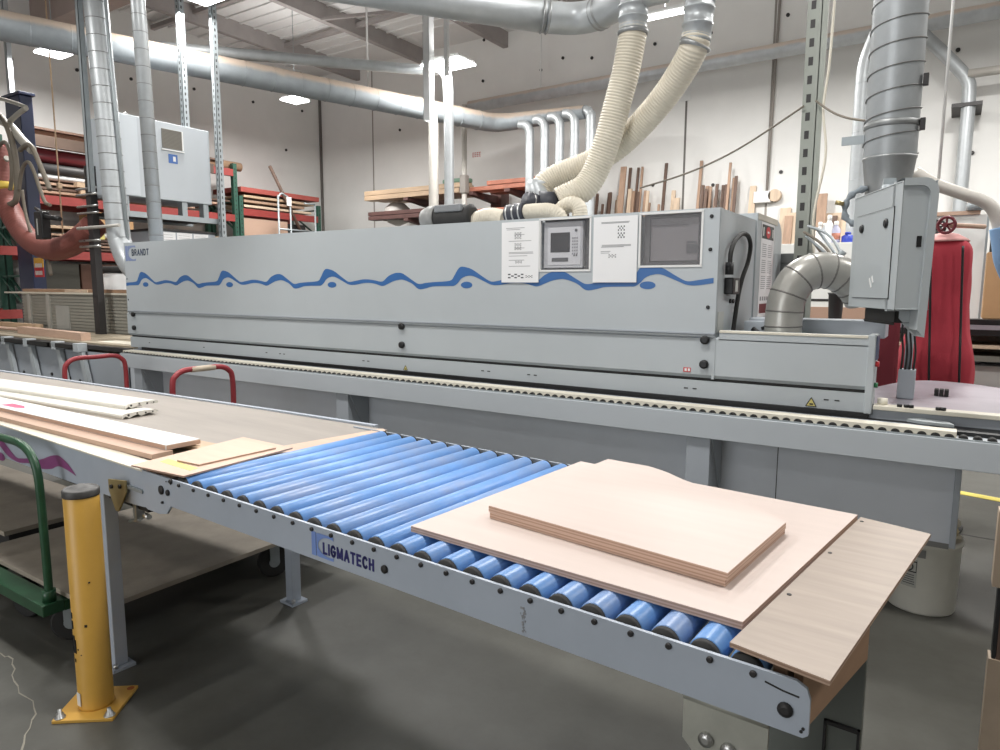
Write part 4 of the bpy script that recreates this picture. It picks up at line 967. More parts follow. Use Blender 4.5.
m = MB(); q = sy(702, 8, 4.62); m.ring_tube(spline([top + Vector((.015, 0, .20)), top + Vector((.03, 0, .4)), top + Vector((.04, 0, 1.2))], 5), .094, 28); part('drop_duct', m, galv, t)
# couplings on the machine top
def coupling(p0, p1, r, label):
    p0, p1 = Vector(p0), Vector(p1); d = (p1 - p0).normalized(); L = (p1 - p0).length
    t = thing('hose_coupling', label, 'coupling', p0)
    m = MB(); m.ring_tube([p0, p0 + d * L * .08, p0 + d * L * .45, p0 + d * L * .5, p0 + d * L * .55, p0 + d * L * .92, p1], [r * .8, r, r, r * .93, r, r, r * .9], 26); part('rubber_sleeve', m, M('blue_black_rubber', (48, 50, 58), .5, 0, .1), t) if 'blue_black_rubber' not in MATS else part('rubber_sleeve', m, MATS['blue_black_rubber'], t)
    m = MB()
    for k in (.18, .5, .82): q = p0 + d * L * k; m.ring_tube([q - d * .006, q, q + d * .006], [r * 1.0, r * 1.03, r * 1.0], 26)
    part('clamp_band', m, steel, t); return t
c = sy(535, 203, 4.40); ax = Vector((-.25, -1, .15)).normalized()
t = thing('hose_coupling', 'open dark rubber coupling ring on the machine top under the hoses', 'coupling', c - Vector((0, 0, .08)))
def ring_shell(c, ax, r, h, th):
    m = MB(); P = [c - ax * h / 2, c + ax * h / 2, c + ax * h / 2 + ax * .0005, c - ax * h / 2 + ax * .012]
    m.ring_tube(P, [r, r, r - th, r - th], 26); return m
part('rubber_ring', ring_shell(c, ax, .066, .16, .012), M('blue_black_rubber', (48, 50, 58), .5, 0, .1), t)
part('clamp_band', MB().ring_tube([c + ax * .05, c + ax * .055, c + ax * .06], [.066, .0685, .066], 26), steel, t)
part('inner_lever', MB().bar(c + ax * .065 + Vector((-.012, 0, -.03)), c + ax * .065 + Vector((.008, 0, .03)), .01, .004), white, t)
c2 = sy(536, 192, 4.60); part('clear_collar', MB().ring_tube([c + Vector((.0, .1, .02)), c2, c2 + Vector((0, .02, .06))], [.066, .08, .085], 24), galv, t)
c = sy(549, 203, 4.46); ax = Vector((-.75, -.6, .05)).normalized()
t = thing('hose_coupling', 'dark coupling at the foot of the left cream hose, right of the open ring', 'coupling', c - Vector((0, 0, .09)))
part('rubber_ring', ring_shell(c, ax, .082, .15, .012), MATS['blue_black_rubber'], t)
part('grey_lining', MB().cyl(c + ax * .02, c + ax * .035, .068, seg=24), crt, t)
a = sy(507, 215, 4.25); b = sy(526, 212, 4.25); coupling(a, b, .070, 'dark banded coupling at the left end of the short cream hose')
ribbed_hose('flexible_hose', [sy(525, 212, 4.25), sy(537, 211, 4.25), sy(550, 211, 4.26), sy(559, 216, 4.28), sy(562, 226, 4.30)], .052, 'short cream hose lying on the machine top beside the banded coupling', .016, .002)
ribbed_hose('flexible_hose', [sy(557, 217, 4.42), sy(563, 208, 4.42), sy(572, 204, 4.42), sy(579, 209, 4.42), sy(580, 226, 4.42)], .055, 'short cream hose bent into an arch on the machine top', .016, .002)
a = sy(425, 219, 4.28); b = sy(474, 217, 4.28)
t = thing('suction_motor', 'rounded grey motor with dark ribbed middle on the machine top behind the hood edge', 'motor', (a + b) / 2 + Vector((0, 0, -.1)))
d = (b - a).normalized(); L = (b - a).length
part('end_dome', MB().ring_tube([a - d * .03, a, a + d * .05, a + d * L * .30], [.03, .075, .095, .098], 24), M('grey_motor_dome', (134, 134, 132), .5, .2, .08), t)
m = MB(); q = [a + d * L * (.30 + .7 * k / 14) for k in range(15)]; m.ring_tube(q, [.098 if k % 2 else .09 for k in range(14)] + [.07], 24); part('ribbed_body', m, rubber, t)
part('cover', MB().box(a.x + L * .35, b.x - .05, a.y - .10, a.y - .06, a.z + .03, a.z + .085, .01), M('grey_motor_cover', (120, 122, 124), .5), t)
a = sy(473, 222, 4.30); b = sy(505, 219, 4.30); ribbed_hose('flexible_hose', [a, (a + b) / 2 + Vector((0, 0, .03)), b], .062, 'cream hose lying low on the machine top between the motor and the banded coupling', .016, .002)

# ================================================================== struts and wires
def strut(px0, py0, px1, py1, D, w, label, mode='x', zb=None, slots=True, mat=galv_d):
    f_ = sx if mode == 'x' else sy
    a = f_(px0, py0, D); b = f_(px1, py1, D); z0 = b.z if zb is None else zb; x, y = (a.x + b.x) / 2, (a.y + b.y) / 2
    t = thing('hanging_strut', label, 'strut', (x, y, z0)); m = MB()
    m.box(x - w / 2, x + w / 2, y - w / 2, y - w / 2 + .006, z0, ZR - .01); m.box(x - w / 2, x - w / 2 + .006, y - w / 2, y + w / 2, z0, ZR - .01); m.box(x + w / 2 - .006, x + w / 2, y - w / 2, y + w / 2, z0, ZR - .01)
    part('channel', m, mat, t)
    if slots:
        m = MB(); z = z0 + .05
        while z < ZR - .1:
            m.box(x + w / 2 - .001, x + w / 2 + .001, y - w * .12, y + w * .12, z, z + .035)
            m.box(x - w * .12, x + w * .12, y - w / 2 - .001, y - w / 2 + .001, z, z + .035); z += .075
        part('slot', m, dark, t, kind='stuff')
    return t
strut(177, 0, 187, 122, -8.45, .075, 'slotted hanging strut that ends on top of the pale cabinet', zb=3.55)
strut(212, 0, 222, 225, -8.22, .07, 'slotted hanging strut in front of the right edge of the pale cabinet', zb=1.9)
strut(78, 0, 92, 190, -8.35, .058, 'plain hanging strut left of the wide duct at upper left', slots=False, zb=2.62)
strut(8, 60, 12, 95, -12.2, .07, 'thin hanging rod at the far left edge above the blue mast', slots=False, zb=4.0, mat=galv)
strut(426, 30, 431, 110, 8.6, .12, 'wide pale strut of the pair beside the lamp near the top centre', 'y', slots=False, zb=4.1, mat=M('pale_strut', (206, 208, 208), .5, .1, .04))
strut(446, 20, 447, 60, 8.6, .06, 'thin pale strut of the pair beside the lamp near the top centre', 'y', slots=False, zb=4.7, mat=MATS['pale_strut'])
t = thing('conduit_pipe', 'thin vertical conduit with a valve in front of the back wall left of the hoses', 'pipe', sy(466, 210, 11.0)); p = sy(464, 60, 11.0)
part('pipe', MB().cyl((p.x, 11, .01), (p.x, 11, 5.0), .05, seg=12), duct_dusty, t)
part('valve', MB().box(p.x - .07, p.x + .07, 10.93, 11.07, 3.35, 3.7, .02), M('grey_valve', (140, 134, 128), .5), t)
# slotted post by the elbow duct
px_, py_ = -.862, 5.0
t = thing('slotted_post', 'tall slotted angle post standing behind the grey elbow duct', 'post', (px_, py_, 0))
m = MB(); m.box(px_ - .062, px_ + .022, py_, py_ + .006, 0, 6.74); m.box(px_ + .022, px_ + .028, py_, py_ + .10, 0, 6.74); m.box(px_ + .022, px_ + .062, py_ + .0, py_ + .006, 0, 6.74)
part('angle_bar', m, strut_paint, t)
m = MB(); z = .8
while z < 4.2:
    m.box(px_ - .04, px_ - .012, py_ - .0015, py_ + .001, z, z + .052); z += .115
part('slot', m, dark, t, kind='stuff')
m = MB(); m.tube([(px_ + .10, py_ - .01, 3.6), (px_ + .09, py_ - .02, 3.0), (px_ + .07, py_ - .02, 2.7), (px_ + .10, py_ - .02, 2.4), (px_ + .05, py_ - .02, 2.0), (px_ + .09, py_ - .02, 1.6)], .008, 6); solo('cord', m, cream, 'thin pale cord hanging beside the slotted post', 'cord')
m = MB(); m.tube([sy(640, 188, 5.2), sy(690, 172, 5.15), sy(740, 148, 5.1), sy(804, 106, 4.97)], .007, 6); solo('sagging_cable', m, grey_cable, 'thin cable running from the slotted post down to the left across the back wall', 'cable')
m = MB(); m.tube([sy(816, 101, 4.97), sy(832, 112, 4.85), sy(848, 118, 4.7), sy(868, 121, 4.5)], .007, 6); solo('sagging_cable', m, grey_cable, 'short thin cable from the slotted post across to the wide right hand duct', 'cable')
for (px, l, Y) in ((541, 'thin rod hanging from the roof onto the back wall pipe, left of the hoses', 12.0), (367, 'thin wire hanging from the roof onto the trunk duct', 9.0)):
    a = sy(px, 40, Y); zb = {541: 5.4, 367: 4.75}[px]
    solo('hanging_rod', MB().cyl((a.x, Y, zb), (a.x, Y, ZR - .01), .018, seg=6), white, l, 'rod')
for (px, py0, py1, D, l) in ((48, 35, 190, -10.6, 'thin pull cord hanging in front of the left rack'),):
    a = sx(px, py0, D); solo('pull_cord', MB().cyl((a.x, a.y, 2.2), (a.x, a.y, ZR - .01), .010, seg=6).box(a.x - .03, a.x + .03, a.y - .03, a.y + .03, 2.9, 2.98, .01), tan, l, 'cord')

# ================================================================== pale cabinet at the left, on a hung platform
KX = -8.30
c = thing('electrical_cabinet', 'pale grey cabinet with a square grille standing on a hung platform at upper left', 'cabinet', (-8.6, 5.1, 2.62))
part('body', MB().box(-8.95, KX, 4.50, 5.68, 2.62, 3.56, .008), M('pale_cabinet_grey', (178, 184, 189), .5, 0, .02), c)
part('door_edge', MB().box(KX, KX + .004, 4.51, 4.72, 2.63, 3.54), M('pale_door_edge', (192, 198, 203), .5, 0, .02), c)
a = sx(161, 128, KX); b = sx(182, 151, KX)
g = part('grille', MB().box(KX, KX + .012, a.y, b.y, b.z, a.z, .003), grille_m, c)
m = MB(); z = b.z + .012
while z < a.z - .01: m.box(KX + .012, KX + .017, a.y + .01, b.y - .01, z, z + .007); z += .016
part('grille_slats', m, M('grille_slat', (112, 108, 100), .6), g)
part('grille_frame', MB().box(KX, KX + .02, a.y - .01, b.y + .02, b.z - .025, b.z - .012).box(KX, KX + .015, b.y, b.y + .015, b.z, a.z), white, c)
p = sx(173, 159, KX); o = part('blue_label', MB().box(KX, KX + .003, p.y - .06, p.y + .06, p.z - .055, p.z + .055), M('blue_label', (62, 104, 170), .5), c)
part('label_mark', MB().box(KX + .003, KX + .004, p.y + .0, p.y + .035, p.z - .03, p.z + .03), white, o)
for y in (4.7, 5.45): part('lifting_eye', MB().ring_tube([Vector((-8.5, y + .03 * math.cos(q), 3.59 + .03 * math.sin(q))) for q in [2 * PI * k / 14 for k in range(15)]], .007, 8, False), steel, c)
for y in (4.55, 4.9, 5.3, 5.6): part('foot', MB().box(KX - .12, KX - .02, y - .035, y + .035, 2.44, 2.62), galv_d, c)
t = thing('hung_platform', 'narrow steel platform carrying the pale cabinet', 'platform', (-8.6, 5.1, 2.38))
part('front_beam', MB().box(KX - .04, KX + .03, 4.45, 5.78, 2.375, 2.44), galv_d, t); part('rear_beam', MB().box(-8.98, -8.90, 4.45, 5.78, 2.375, 2.44), galv_d, t)
part('cross_plate', MB().box(-8.92, KX - .04, 4.5, 5.7, 2.40, 2.44), dark, t)
c = thing('low_cabinet', 'dark topped grey cabinet with three white sheets on it under the hung platform', 'cabinet', (-8.6, 5.1, 0))
part('body', MB().box(-8.95, KX - .02, 4.90, 5.72, 0, 2.24, .006), machine_d, c); part('top', MB().box(-8.97, KX, 4.87, 5.74, 2.24, 2.265), dark, c)
for i, y in enumerate((4.94, 5.17, 5.40)):
    s = part('white_sheet', MB().box(KX - .02, KX - .017, y, y + .21, 1.95, 2.225), paper, c)
    m = MB()
    for k in range(4): m.box(KX - .017, KX - .0165, y + .02, y + .17, 2.19 - k * .03, 2.194 - k * .03)
    part('print', m, ink, s)

# ================================================================== pendant control cabinet at the right
c = thing('control_cabinet', 'grey control cabinet with a rounded shell hanging over the right end of the machine', 'cabinet', (-.25, 3.55, 1.46))
E0 = Vector((-.207, 3.30, 0)); dd = Vector((-.40, .916, 0)).normalized(); ww = Vector((dd.y, -dd.x, 0))   # door runs along dd, shell along ww
def cb(s, w, z): return E0 + dd * s + ww * w + Vector((0, 0, z))
def obox(s0, s1, w0, w1, z0, z1, bev=.004):
    m = MB(); r = bmesh.ops.create_cube(m.bm, size=1.0)
    for v in r['verts']: v.co = cb(s0 + (v.co.x + .5) * (s1 - s0), w0 + (v.co.y + .5) * (w1 - w0), z0 + (v.co.z + .5) * (z1 - z0))
    if bev: bmesh.ops.bevel(m.bm, geom=list(m.bm.edges), offset=bev, segments=2, affect='EDGES', profile=.5)
    return m
z1 = sy(892, 182, 3.30).z; z0 = sy(880, 309, 3.30).z
part('body', obox(.0, .58, .0, .128, z0, z1, .003), shell, c)
part('door', obox(.07, .52, -.004, .0, z0 + .045, z1 - .095, .002), shell, c)
m = MB()
def oline(s0, s1, za, zb): return obox(s0, s1, -.0035, -.0005, za, zb, 0)
for args in ((.066, .070, z0 + .042, z1 - .092), (.520, .524, z0 + .042, z1 - .092), (.066, .524, z0 + .041, z0 + .045), (.066, .524, z1 - .095, z1 - .091)):
    part('door_gap', oline(*args), dark, c)
for s in (.14, .44):
    m = MB(); q = cb(s, -.004, z1 - .155); m.ring_tube([q, q - ww * .006, q - ww * .010], [.020, .020, .014], 18); part('door_lock', m, black, c)
q0 = cb(.25, -.005, z0 + .11); part('scratch', MB().bar(q0, q0 + Vector((0, 0, .03)) + dd * .02, .002, .012).bar(q0 + dd * .05 + Vector((0, 0, .02)), q0 + dd * .02 - Vector((0, 0, .02)), .002, .010), white, c)
# shell: plate with a rounded upper right corner and a raised rim
zt, zb_ = z1 + .012, sy(921, 337, 3.36).z
W1 = .132
def shell_out(ins):
    r = .055 - ins * .6; pts = [(-.0 + ins, zt - ins)]
    for k in range(9):
        a = PI / 2 - PI / 2 * k / 8; pts.append((W1 - ins - r + r * math.cos(a), zt - ins - r + r * math.sin(a)))
    pts += [(W1 - ins - .012, zb_ + ins), (.05 + ins, zb_ + .075), (.05 + ins, z0 - .01), (.0 + ins, z0 - .01)]
    return pts
S0 = -.012
m = MB(); m.prism(shell_out(0), lambda a, b: cb(.10, a, b), lambda a, b: cb(.075, a, b)); part('back_plate', m, shell, c)
m = MB(); inner = [(a, b) for a, b in shell_out(.030)][1:-3]; outer = [(a, b) for a, b in shell_out(0)][1:-3]
inner = [(.0, zt - .030)] + inner; outer = [(.0, zt)] + outer
n = len(inner)
vo = [[m.bm.verts.new(cb(s, *p)) for p in poly] for s, poly in ((S0, outer), (S0, inner), (.075, inner), (.10, outer))]
for A, B in ((vo[0], vo[1]), (vo[1], vo[2]), (vo[3], vo[0]), (vo[2], vo[3])):
    for k in range(n - 1): m.bm.faces.new((A[k], A[k + 1], B[k + 1], B[k]))
part('shell_rim', m, shell, c)
q = obox(-.003, .0, .066, .084, (z0 + z1) / 2 - .005, (z0 + z1) / 2 + .04, 0); part('lock_plate', q, black, c)
m = obox(.08, .42, .03, .14, z0 - .06, z0, .01); part('bottom_gland', m, rubber, c)
m = MB(); 
for k in range(4): a = Vector((-.20 + .018 * k, 3.96, 1.44)); part('cable', MB().tube([a, a + Vector((-.006, .01, -.1)), a + Vector((.004, .02, -.2)), a + Vector((.0, .03, -.30))], .005, 8), rubber, c)
m = MB(); a = cb(.35, .07, z1 - .02); m.cyl(a, Vector((a.x, a.y, 2.02)), .03, seg=12); m.bar((a.x, a.y, 2.03), (DX, DY - .1, 2.05), .05, .04); part('support_arm', m, galv_d, c)
part('lower_arm', MB().box(-.21, -.135, 3.98, 4.06, 1.0005, 1.15, .006).cyl((-.172, 4.02, 1.15), (-.172, 4.02, 1.40), .018, seg=12), machine_d, c)

# cables and clamps behind the elbow duct
t = thing('cable_bundle', 'bundle of grey cables slanting from the slotted post to the control cabinet', 'cable', sy(830, 262, 4.7))
for k, (a, b, cc) in enumerate((((804, 232), (826, 248), (846, 282)), ((806, 236), (830, 258), (848, 288)), ((808, 226), (832, 238), (850, 276)), ((812, 240), (832, 268), (846, 296)), ((816, 228), (838, 258), (850, 286)))):
    part('cable', MB().tube([sy(*a, 4.9), sy(*b, 4.75), sy(*cc, 4.5)], .009, 8), galv_d if k % 3 else grey_cable, t)
a = sy(838, 258, 4.6); part('clamp', MB().cyl(a + Vector((-.03, 0, -.04)), a + Vector((.03, 0, .04)), .02, seg=10), galv_d, t)
a = sy(846, 206, 4.25); t = thing('gathered_sleeve', 'grey wrinkled sleeve with a small brass tap at the left edge of the control cabinet', 'sleeve', a - Vector((0, 0, .08)))
m = MB(); m.ring_tube(spline([a + Vector((.05, 0, -.10)), a + Vector((.0, 0, -.06)), a + Vector((.0, 0, .02)), a + Vector((.04, 0, .07)), a + Vector((.10, 0, .09))], 4), [.016 + .006 * math.sin(k * 1.9) for k in range(17)], 12); part('cloth', m, M('blue_grey_cloth', (132, 140, 146), .8, 0, .2, 20), t)
part('tap', MB().cyl(a + Vector((-.01, -.02, .01)), a + Vector((-.05, -.03, .02)), .012, seg=8), brass, t)
p = sy(796, 258, 5.2); t = thing('equipment_box', 'small grey equipment box on a stand behind the slotted post', 'box', (p.x, 5.25, 0))
part('box', MB().box(p.x - .10, p.x + .10, 5.12, 5.3, p.z - .04, p.z + .03, .004).box(p.x - .13, p.x + .2, 5.12, 5.35, p.z - .16, p.z - .04, .01), M('box_grey', (110, 112, 112), .5, .1), t)
part('stand', MB().box(p.x - .03, p.x + .03, 5.2, 5.26, 0, p.z - .16), dark, t)

# ================================================================== pallet racks along the left wall
RX = -12.55
def rack(label, y0, y1, zt, beams, braces=True):
    t = thing('pallet_rack', label, 'rack', (-13.0, (y0 + y1) / 2, 0))
    for y in (y0, y1):
        for x in (RX, -13.5):
            m = MB(); m.box(x - .05, x + .04, y - .045, y + .045, 0, zt)
            u = part('upright', m, rack_green, t)
            if x == RX:
                h = MB(); z = 1.4
                while z < zt - .06: h.box(x + .040, x + .0415, y - .012, y + .012, z, z + .03); z += .09
                part('slot', h, dark, u, kind='stuff')
        m = MB(); z = .3
        for k in range(5):
            if z + .6 > zt: break
            m.bar((RX, y, z), (-13.5, y, z + .6), .03, .03); m.bar((-13.5, y, z + .6), (RX, y, z + .62), .03, .03); z += .8
        part('brace', m, rack_green, t)
    for z in beams:
        for x in (RX, -13.5): part('beam', MB().box(x - .03, x + .045, y0 + .045, y1 - .045, z - .07, z + .07), rack_red, t)
    return t
rack('tall green and red pallet rack at left behind the blue mast', 5.30, 9.12, 4.05, (2.06, 2.95, 3.86))
rack('lower green and red pallet rack near the hall corner, behind the machine', 9.24, 11.35, 3.42, (2.2, 3.10))
rack('green and red pallet rack cut off by the left edge of the picture', 1.5, 5.18, 3.6, (1.1, 2.1, 2.95))
def lying(name, y0, y1, x0, x1, z0, z1, mat, label, cat, group=None, bev=.004):
    return solo(name, MB().box(x0, x1, y0, y1, z0, z1, bev), mat, label, cat, group)
def roll(name, y0, y1, x, z, r, mat, label, cat, group=None):
    return solo(name, MB().cyl((x, y0, z), (x, y1, z), r, seg=18), mat, label, cat, group)
# tall rack contents
lying('long_board', 5.40, 8.9, -13.1, -12.55, 4.06, 4.10, wood_d, 'long brown board lying along the very top of the tall left rack', 'board')
roll('carpet_tube', 5.45, 9.4, -12.72, 4.03, .09, M('tan_tube', (160, 130, 104), .7, 0, .1), 'tan tube on top of the tall left rack, its right end sticking out', 'tube')
lying('dark_plank', 5.4, 8.8, -13.3, -12.8, 3.93, 4.06, wood_d, 'dark plank under the long board on top of the tall left rack', 'plank')
part('face_board', MB().box(-12.504, -12.46, 5.40, 8.6, 3.78, 3.96, .004), M('dark_brown_board', (82, 66, 56), .6, 0, .15, 5), bpy.data.objects['pallet_rack'])
roll('fabric_roll', 5.35, 8.6, -12.68, 3.67, .11, maroon, 'shiny maroon roll on the tall left rack', 'roll')
roll('fabric_roll', 5.35, 8.6, -12.98, 3.70, .11, M('black_roll', (40, 38, 38), .4, 0, .05), 'black roll behind the maroon roll on the tall left rack', 'roll')
roll('fabric_roll', 5.35, 8.6, -12.66, 3.46, .09, M('charcoal_roll', (54, 52, 52), .5, 0, .05), 'charcoal roll below the maroon roll on the tall left rack', 'roll')
roll('white_tube', 5.36, 8.6, -12.66, 3.34, .045, white, 'white tube below the rolls on the tall left rack', 'tube')
lying('roll_shelf', 5.35, 9.05, -13.4, -12.62, 3.28, 3.31, wood_d, 'dark board that the rolls lie on in the tall left rack', 'board')
for k, (z, w) in enumerate(((3.20, wood_m), (3.12, wood_d), (3.06, wood_m))):
    lying('long_board', 5.4, 8.8 - .3 * k, -13.2 + .1 * k, -12.58 + .02 * k, z, z + .04, w, ('upper', 'middle', 'lower')[k] + ' of the three boards stacked above the upper red beam of the tall left rack', 'board')
for k, (y, z) in enumerate(((6.0, 3.24), (6.05, 3.12), (6.6, 3.02))):
    lying('wood_block', y, y + .22, -12.58, -12.46, z - .04, z + .04, tan, ('uppermost small wood block between boards of the tall left rack', 'middle small wood block between boards of the tall left rack', 'lowest small wood block, farther right, on the tall left rack')[k], 'block')
lying('carton', 6.25, 6.95, -13.0, -12.52, 2.56, 2.82, card, 'brown carton between the red beams of the tall left rack', 'box')
lying('shelf_board', 5.35, 9.05, -13.5, -12.56, 2.50, 2.55, tan, 'tan shelf board under the carton in the tall left rack', 'board')
roll('white_tube', 5.9, 7.2, -12.62, 2.43, .05, white, 'white tube with a yellow label under the carton in the tall left rack', 'tube')
solo('yellow_tag', MB().box(-12.56, -12.545, 6.3, 6.44, 2.36, 2.47), yellow_s, 'yellow label on the lower white tube in the tall left rack', 'label')
for k in range(5):
    z = 2.16 + k * .055
    lying('long_board', 5.5 + .1 * (k % 2), 8.9 - .25 * k, -13.3, -12.60 + .015 * (k % 3), z, z + .035, (wood_d, wood_m, wood_d, wood_d, wood_m)[k], ('lowest', 'second lowest', 'middle', 'second highest', 'highest')[k] + ' of the five boards on the lower red beam of the tall left rack', 'board')
lying('plywood_sheet', 6.1, 7.6, -13.2, -12.75, .02, 1.93, brownboard, 'dark brown panel standing in the lower bay of the tall left rack', 'panel', bev=.01)
lying('plywood_sheet', 5.5, 6.05, -13.2, -12.7, .02, 1.93, M('dark_olive_panel', (70, 68, 60), .6), 'dark olive panel beside the brown panel in the tall left rack', 'panel', bev=.01)
lying('plywood_sheet', 7.7, 9.0, -13.2, -12.75, .02, 1.96, rubber, 'black panel at the right of the brown panel in the tall left rack', 'panel', bev=.01)
# lower rack contents
lying('red_edged_board', 9.2, 11.3, -13.4, -12.45, 3.50, 3.60, M('salmon_red_board', (160, 78, 70), .6, 0, .08), 'red edged board on top of the lower rack near the hall corner', 'board')
for k, (z, w, y1) in enumerate(((3.40, tan, 11.2), (3.30, wood_m, 10.9), (3.20, wood_l, 11.1))):
    lying('long_board', 9.3, y1, -13.3, -12.50, z, z + .05, w, ('upper', 'middle', 'lower')[k] + ' board between red board and red beam of the lower rack', 'board')
    for y in (9.7, 10.8): pass
lying('shelf_plywood', 9.3, 10.45, -12.62, -12.55, 2.30, 2.98, ply, 'pale plywood panel standing in the lower rack near the hall corner', 'plywood board')
lying('dark_bin', 10.5, 11.0, -13.2, -12.6, 2.28, 2.95, rubber, 'dark bin right of the pale plywood in the lower rack', 'bin')
a = sx(270, 166, -12.35); b = sx(283, 192, -12.35); e = sx(308, 235, -12.35)
a.x = -12.36; e = a + (e - a) * ((a.z - 2.30) / (a.z - e.z)); e.x = -12.575; e.y = min(e.y, 11.22)
solo('leaning_pole', MB().cyl(a, e, .035, seg=8), wood_d, 'long pole leaning across the lower rack near the hall corner', 'pole')
t = thing('wire_frame_cart', 'thin wire frame trolley in front of the lower rack near the hall corner', 'cart', (-11.9, 9.6, 0))
m = MB()
q = [sx(px, py, -11.9) for px, py in ((278, 195), (290, 197), (304, 196), (315, 198))]
for k, y in enumerate((q[0].y, q[1].y, q[2].y + .3)): m.cyl((-11.9, y, .1), (-11.9, y, q[0].z - .05 * k), .02, seg=8)
m.tube([(-11.9, q[0].y, q[0].z - .05), (-11.9, q[0].y + .1, q[0].z + .04), (-11.9, q[1].y, q[0].z - .05)], .02, 8); m.cyl((-11.9, q[0].y, 2.75), (-11.9, q[3].y, 2.75), .02, seg=8); m.cyl((-11.9, q[2].y, q[0].z - .1), (-11.9, q[3].y, q[0].z - .1), .018, seg=8)
part('wire_frame', m, galv_d, t)
p = sx(289, 200, -11.88); part('white_tag', MB().box(-11.885, -11.875, p.y - .06, p.y + .06, p.z - .12, p.z + .06), white, t)

# ================================================================== cantilever lumber rack on the back wall
LY = 11.55
t = thing('cantilever_rack', 'dark cantilever rack with lumber on two levels in front of the back wall', 'rack', (-9, LY + .5, 0))
for x in (-9.65, -8.0, -7.15, -6.3):
    part('upright', MB().box(x - .13, x + .13, LY + .45, LY + .75, 0, 3.55), rust, t)
    for z in (3.40, 2.98): part('arm', MB().yz([(LY + .45, z), (LY + .45, z - .16), (LY - .45, z - .06), (LY - .45, z)], x - .06, x + .06), rust, t)
for k in range(5):
    x0 = -10.85 + .12 * (k % 3); zz = 3.405 + (k // 3) * .10
    solo('lumber_board', MB().box(x0, -8.3 + .15 * (k % 2), LY - .42 + (k % 3) * .27, LY - .17 + (k % 3) * .27, zz, zz + .095, .006), tan, ('front lower', 'middle lower', 'rear lower', 'front upper', 'rear upper')[k] + ' tan board of the lumber bundle on the cantilever rack', 'board', 'tan lumber on the cantilever rack')
for k in range(5):
    x0 = -10.75 + .2 * (k % 3); zz = 2.985 + (k // 3) * .09
    solo('steel_bar', MB().box(x0, -8.2 + .1 * (k % 2), LY - .42 + (k % 3) * .26, LY - .2 + (k % 3) * .26, zz, zz + .08, .006), rust, ('front lower', 'middle lower', 'rear lower', 'front upper', 'rear upper')[k] + ' dark rusty bar on the lower arms of the cantilever rack', 'bar', 'rusty bars on the cantilever rack')
for k in range(4):
    zz = 3.405 + (k // 2) * .09
    solo('orange_bar', MB().box(-8.05 + .2 * k, -5.8, LY - .40 + (k % 2) * .4, LY - .10 + (k % 2) * .4, zz, zz + .08, .008), orange, ('front lower', 'rear lower', 'front upper', 'rear upper')[k] + ' rust orange bar on the right end of the cantilever rack', 'bar', 'orange bars on the cantilever rack')
for k in range(2):
    solo('orange_bar', MB().box(-8.0, -5.9, LY - .40 + k * .4, LY - .1 + k * .4, 2.985, 3.065, .008), rust if k else orange, ('front', 'rear')[k] + ' reddish bar on the lower arms right of the thin conduit', 'bar', 'reddish bars on the lower arms')
a = sy(388, 205, LY - .3); solo('hanging_bag', MB().lathe((a.x, LY, 0), [(.05, 2.88), (.22, 2.95), (.30, 3.08), (.27, 3.25), (.15, 3.36)], 14), M('grey_plastic_sack', (190, 186, 180), .5, 0, .12, 9), 'grey plastic sack stuffed under the tan lumber at the left end of the cantilever rack', 'bag')
a = sy(455, 190, LY - .3); solo('green_bundle', MB().box(a.x - .25, a.x + .35, LY - .40, LY - .17, 3.60, 3.69, .03), M('dull_green', (110, 140, 120), .6), 'small dull green bundle on top of the lumber right of the two thin pipes', 'bundle')

# ================================================================== wood strips leaning on the back wall
WYW = YB - .06
strips = [  # px, top py, width m, tint
    (592, 197, .05, 1), (599, 194, .05, 0), (606, 205, .04, 0), (610, 193, .06, 0), (613, 193, .05, 0), (617, 200, .07, 1), (620, 196, .05, 2),
    (627, 168, .11, 1), (631, 168, .05, 0), (635, 192, .09, 1), (638, 167.5, .04, 0), (640.5, 192, .05, 1), (633.5, 190, .07, 2), (643, 167, .04, 1),
    (641, 193, .05, 0), (645, 192, .05, 1), (647, 191, .05, 1), (651, 192, .05, 2), (649, 203, .07, 1), (661, 205, .04, 1),
    (666, 163, .05, 0), (675, 191, .07, 2), (680, 199, .10, 2), (702, 161, .05, 1), (705, 186, .05, 0), (707, 186, .06, 1), (712, 187, .04, 1), (709, 190, .05, 0),
    (716, 198, .06, 1), (719, 185, .05, 0), (723, 185, .05, 0), (728, 185, .06, 0), (733, 164, .04, 1), (735, 178, .06, 1), (738, 177, .05, 0), (753, 186, .10, 2)]
for i, (px, py, w, tint) in enumerate(strips):
    a = sy(px, py, WYW); dz = random.uniform(-.03, .05)
    lean = 0.0; off = .044 * ((i * 2) % 5)
    m = MB(); y0 = WYW + .03 - off - .16 * a.z
    m.bar((a.x + lean, y0, .012), (a.x, WYW + .03 - off, a.z), w, .035, (0, 1, 0))
    tall = py < 172
    kind = ('dark', 'brown', 'pale')[tint]
    solo('wood_strip', m, (wood_d, wood_m, wood_l)[tint], (f'tall thin {kind} wood strip leaning on the back wall above the others' if tall else f'short {kind} wood strip in the row leaning on the back wall above the machine'), 'wood strip', f'{"tall" if tall else "short"} {kind} strips leaning on the back wall')
